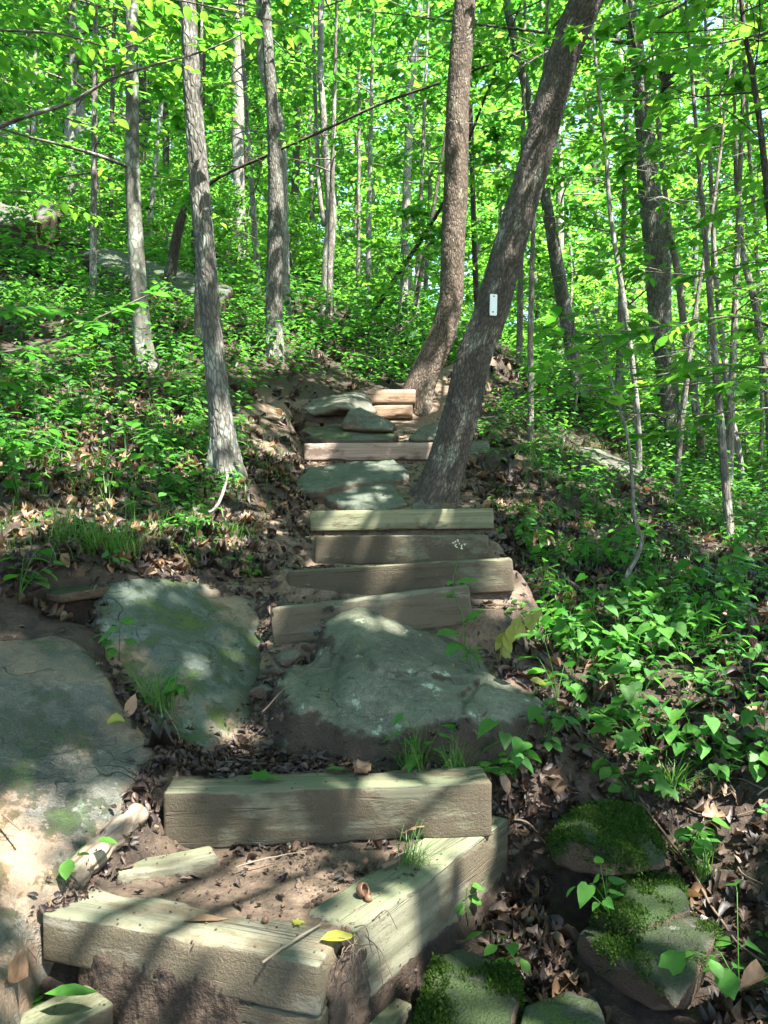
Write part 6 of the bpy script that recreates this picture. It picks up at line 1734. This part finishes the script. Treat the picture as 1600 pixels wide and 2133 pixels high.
def flat_leaf(name, label, u, v, Y, size, tm, mat, seed, nrm=(0, 0, 1), dirv=None, cat='leaf', dz=.006, curl=1.0):
    r = np.random.default_rng(seed)
    p = P(u, v, Y)
    d = np.array(dirv if dirv is not None else [r.normal(), r.normal(), 0], float)
    t = tm
    V0, fs = t
    V0 = V0.copy(); V0[:, 1] -= V0[:, 1].mean(); V0[:, 2] *= curl
    Vv, fs = leaves(np.zeros((1, 3)), d[None], np.array([nrm], float), np.array([size]), (V0, fs))
    o = mesh_obj(name, Vv, fs, mat, smooth=False)
    o.location = p + np.array([0, 0, dz])
    tag(o, label, cat)
    return o
yt = lambda v, z=-1.0: 1600 * -z / (v - 1066.5)
flat_leaf('fallen_leaf', 'yellow-green oval leaf at the end of the front landing timber', 705, 1957, yt(1957), .085, T_oval(.3, .02), M['yellow'], 1, dirv=(1, .25, 0))
flat_leaf('fallen_leaf', 'long serrated brown leaf on the front landing timber', 428, 1920, yt(1920), .11, T_oval(.15, .02), M['dead_pale'], 2, dirv=(1, .12, 0))
flat_leaf('fallen_leaf', 'green lobed leaf lying on the muddy back landing timber', 545, 1622, yt(1622, -.83), .10, T_lobed(), M['plant'], 3, dirv=(1, .1, 0), dz=.012)
flat_leaf('fallen_leaf', 'dark green leaf on top of the back landing timber beside the leaf roll', 700, 1608, yt(1608, -.83), .07, T_oval(.22, .02), M['plant'], 4, dirv=(1, .1, 0), dz=.01)
flat_leaf('fallen_leaf', 'curled orange leaf behind the grass tuft on the side timber', 862, 1735, 2.36, .085, T_dead(3), M['dead_pale'], 5, nrm=(.2, -.5, .8), dirv=(1, .35, .2), dz=.02)
flat_leaf('fallen_leaf', 'small torn grey-green leaf on the front landing timber', 620, 1925, yt(1925), .035, T_lobed(), M['yellow'], 6, dirv=(1, .3, 0))
flat_leaf('fallen_leaf', 'grey-green oval leaf leaning at the lower end of the grass clump', 273, 1482, 2.58, .085, T_oval(.24, .02), M['dead_pale'], 7, nrm=(.5, -.8, .5), dirv=(.3, .3, 1), dz=.02)
flat_leaf('fallen_leaf', 'pale triangular leaf lying on the bedrock slab', 242, 1524, 2.45, .06, T_dead(0), M['yellow'], 8, nrm=(.4, -.4, .8), dz=.03)
flat_leaf('fallen_leaf', 'dark curled leaf at the tip of the pale bedrock slab', 330, 1570, 2.5, .11, T_dead(5), M['dead'], 9, nrm=(.1, -.2, 1), dirv=(1, .2, .1), dz=.03)
flat_leaf('fallen_leaf', 'dark red curled leaf standing by the corner of the landing', 38, 2015, 1.72, .075, T_dead(4), M['dead_pale'], 10, nrm=(.4, -.9, .2), dirv=(.2, .1, 1), dz=.0)
flat_leaf('fallen_leaf', 'large orange-brown leaf among green sprouts low on the slope', 1572, 2066, 1.9, .085, T_dead(4), M['dead_pale'], 11, nrm=(-.2, -.5, .9), dirv=(1, .3, .2), dz=.03)
flat_leaf('fallen_leaf', 'pale tan leaf between the furry moss cap and the flat pointed slab', 1272, 1945, 2.12, .09, T_dead(2), M['dead_pale'], 12, nrm=(-.2, -.4, .9), dirv=(1, -.5, 0), dz=.02)
flat_leaf('fallen_leaf', 'yellow leaf hanging over the dead leaves behind the boulder end', 1122, 1425, 2.95, .07, T_oval(.3, .1), M['yellow'], 13, nrm=(-.2, -.5, .9), dirv=(1, .1, -.2), dz=.01)
flat_leaf('fallen_leaf', 'green leaf lying on the board below the landing', 150, 2085, 1.75, .12, T_oval(.2, .02), M['plant'], 14, dirv=(1, .1, 0), dz=.02)
flat_leaf('hanging_leaf', 'dead brown leaf cluster caught in the green canopy', 1378, 172, 4.9, .14, T_dead(5), M['dead'], 15, nrm=(.2, -.9, .3), dirv=(.1, .1, -1))
flat_leaf('fallen_leaf', 'grey papery leaf on the dirt past the back landing timber', 1052, 1642, 2.55, .08, T_oval(.22, .05), M['dead_pale'], 16, nrm=(.1, -.6, .8), dirv=(-.3, .2, 1), dz=.02)
for k, (u, v) in enumerate([(1150, 95), (1110, 85), (1125, 100), (1140, 70), (1098, 92)]):
    pass
def nut(name, label, p, rad, mat, cat, seed, cap=False):
    bm = bmesh.new()
    bmesh.ops.create_uvsphere(bm, u_segments=20, v_segments=14, radius=rad)
    if cap:   # an open cup
        bmesh.ops.delete(bm, geom=[f for f in bm.faces if f.calc_center_median().z > rad * .35], context='FACES')
        r = bmesh.ops.solidify(bm, geom=bm.faces[:], thickness=rad * .22)
    for v in bm.verts:
        v.co *= 1 + .06 * math.sin(v.co.x * 900 + seed) * math.cos(v.co.y * 700)
    me = bpy.data.meshes.new(name); bm.to_mesh(me); bm.free(); me.materials.append(mat)
    me.polygons.foreach_set('use_smooth', [True] * len(me.polygons))
    o = bpy.data.objects.new(name, me); link(o); o.location = p
    o.rotation_euler = (1.1, .2, seed)
    tag(o, label, cat)
nut('nut_shell', 'open brown nut shell standing on the side timber', np.array(P(757, 1868, yt(1868))) + [0, 0, .017], .019, M['acorn'], 'nut shell', 1, True)
nut('nut_shell', 'flat piece of brown nut shell beside the open one', np.array(P(768, 1876, yt(1876))) + [0, 0, .007], .011, M['acorn'], 'nut shell', 2, True)
nut('acorn_cap', 'small dark acorn cap on the front landing timber', np.array(P(553, 1922, yt(1922))) + [0, 0, .008], .009, M['acorn'], 'acorn cap', 3, True)
nut('acorn_cap', 'acorn cap on the dirt near the inner edge of the side timber', np.array(P(760, 1800, 2.17)) + [0, 0, .01], .010, M['acorn'], 'acorn cap', 4, True)
# crumpled leaf roll on the back timber
rr = np.random.default_rng(2)
acc = Acc()
c = P(756, 1612, yt(1612, -.837)) + np.array([0, 0, .02])
for i in range(7):
    th = np.linspace(0, 4.2 + rr.random(), 14); rad = .010 + .0022 * th + rr.normal(0, .001)
    x = np.linspace(-.022, .022, 5)
    TH, XX = np.meshgrid(th, x)
    RR = np.meshgrid(rad, x)[0] * (1 + .15 * np.sin(XX * 140 + i))
    a = rr.uniform(-.5, .5)
    q = np.stack([XX, RR * np.cos(TH + i), RR * np.sin(TH + i) * .9], -1).reshape(-1, 3)
    q = q @ np.array(Matrix.Rotation(a, 3, 'Y')).T + rr.normal(0, .004, 3)
    i2 = np.arange(q.shape[0]).reshape(5, 14)
    acc.add(q, [np.stack([i2[:-1, :-1], i2[:-1, 1:], i2[1:, 1:], i2[1:, :-1]], -1).reshape(-1, 4)])
o = acc.obj('leaf_roll', M['dead_pale']); o.location = c
tag(o, 'crumpled dry leaf roll sitting on the back landing timber', 'dry leaf')

# ------------------------------------------------------------------ camera and output
cam = bpy.data.cameras.new('camera'); co = bpy.data.objects.new('camera', cam); COL.objects.link(co)
co.location = (0, 0, 0); co.rotation_euler = (math.radians(90), 0, 0)
cam.sensor_fit = 'VERTICAL'; cam.sensor_height = 24.0; cam.lens = 24.0 * FPX / 2133.0
cam.clip_start = .05; cam.clip_end = 500
scene.camera = co
scene.view_settings.view_transform = 'Standard'
scene.view_settings.look = 'None'
scene.view_settings.exposure = 2.75
scene.view_settings.gamma = 1.0
cy = scene.cycles
cy.max_bounces = 8; cy.diffuse_bounces = 5; cy.glossy_bounces = 2; cy.transmission_bounces = 6; cy.transparent_max_bounces = 4
cy.sample_clamp_indirect = 6.0
cy.caustics_reflective = False; cy.caustics_refractive = False
cy.use_denoising = True
try:
    cy.denoiser = 'OPENIMAGEDENOISE'; cy.denoising_input_passes = 'RGB_ALBEDO_NORMAL'
except Exception: pass
cy.use_adaptive_sampling = True; cy.adaptive_threshold = .015
scene.render.use_persistent_data = False
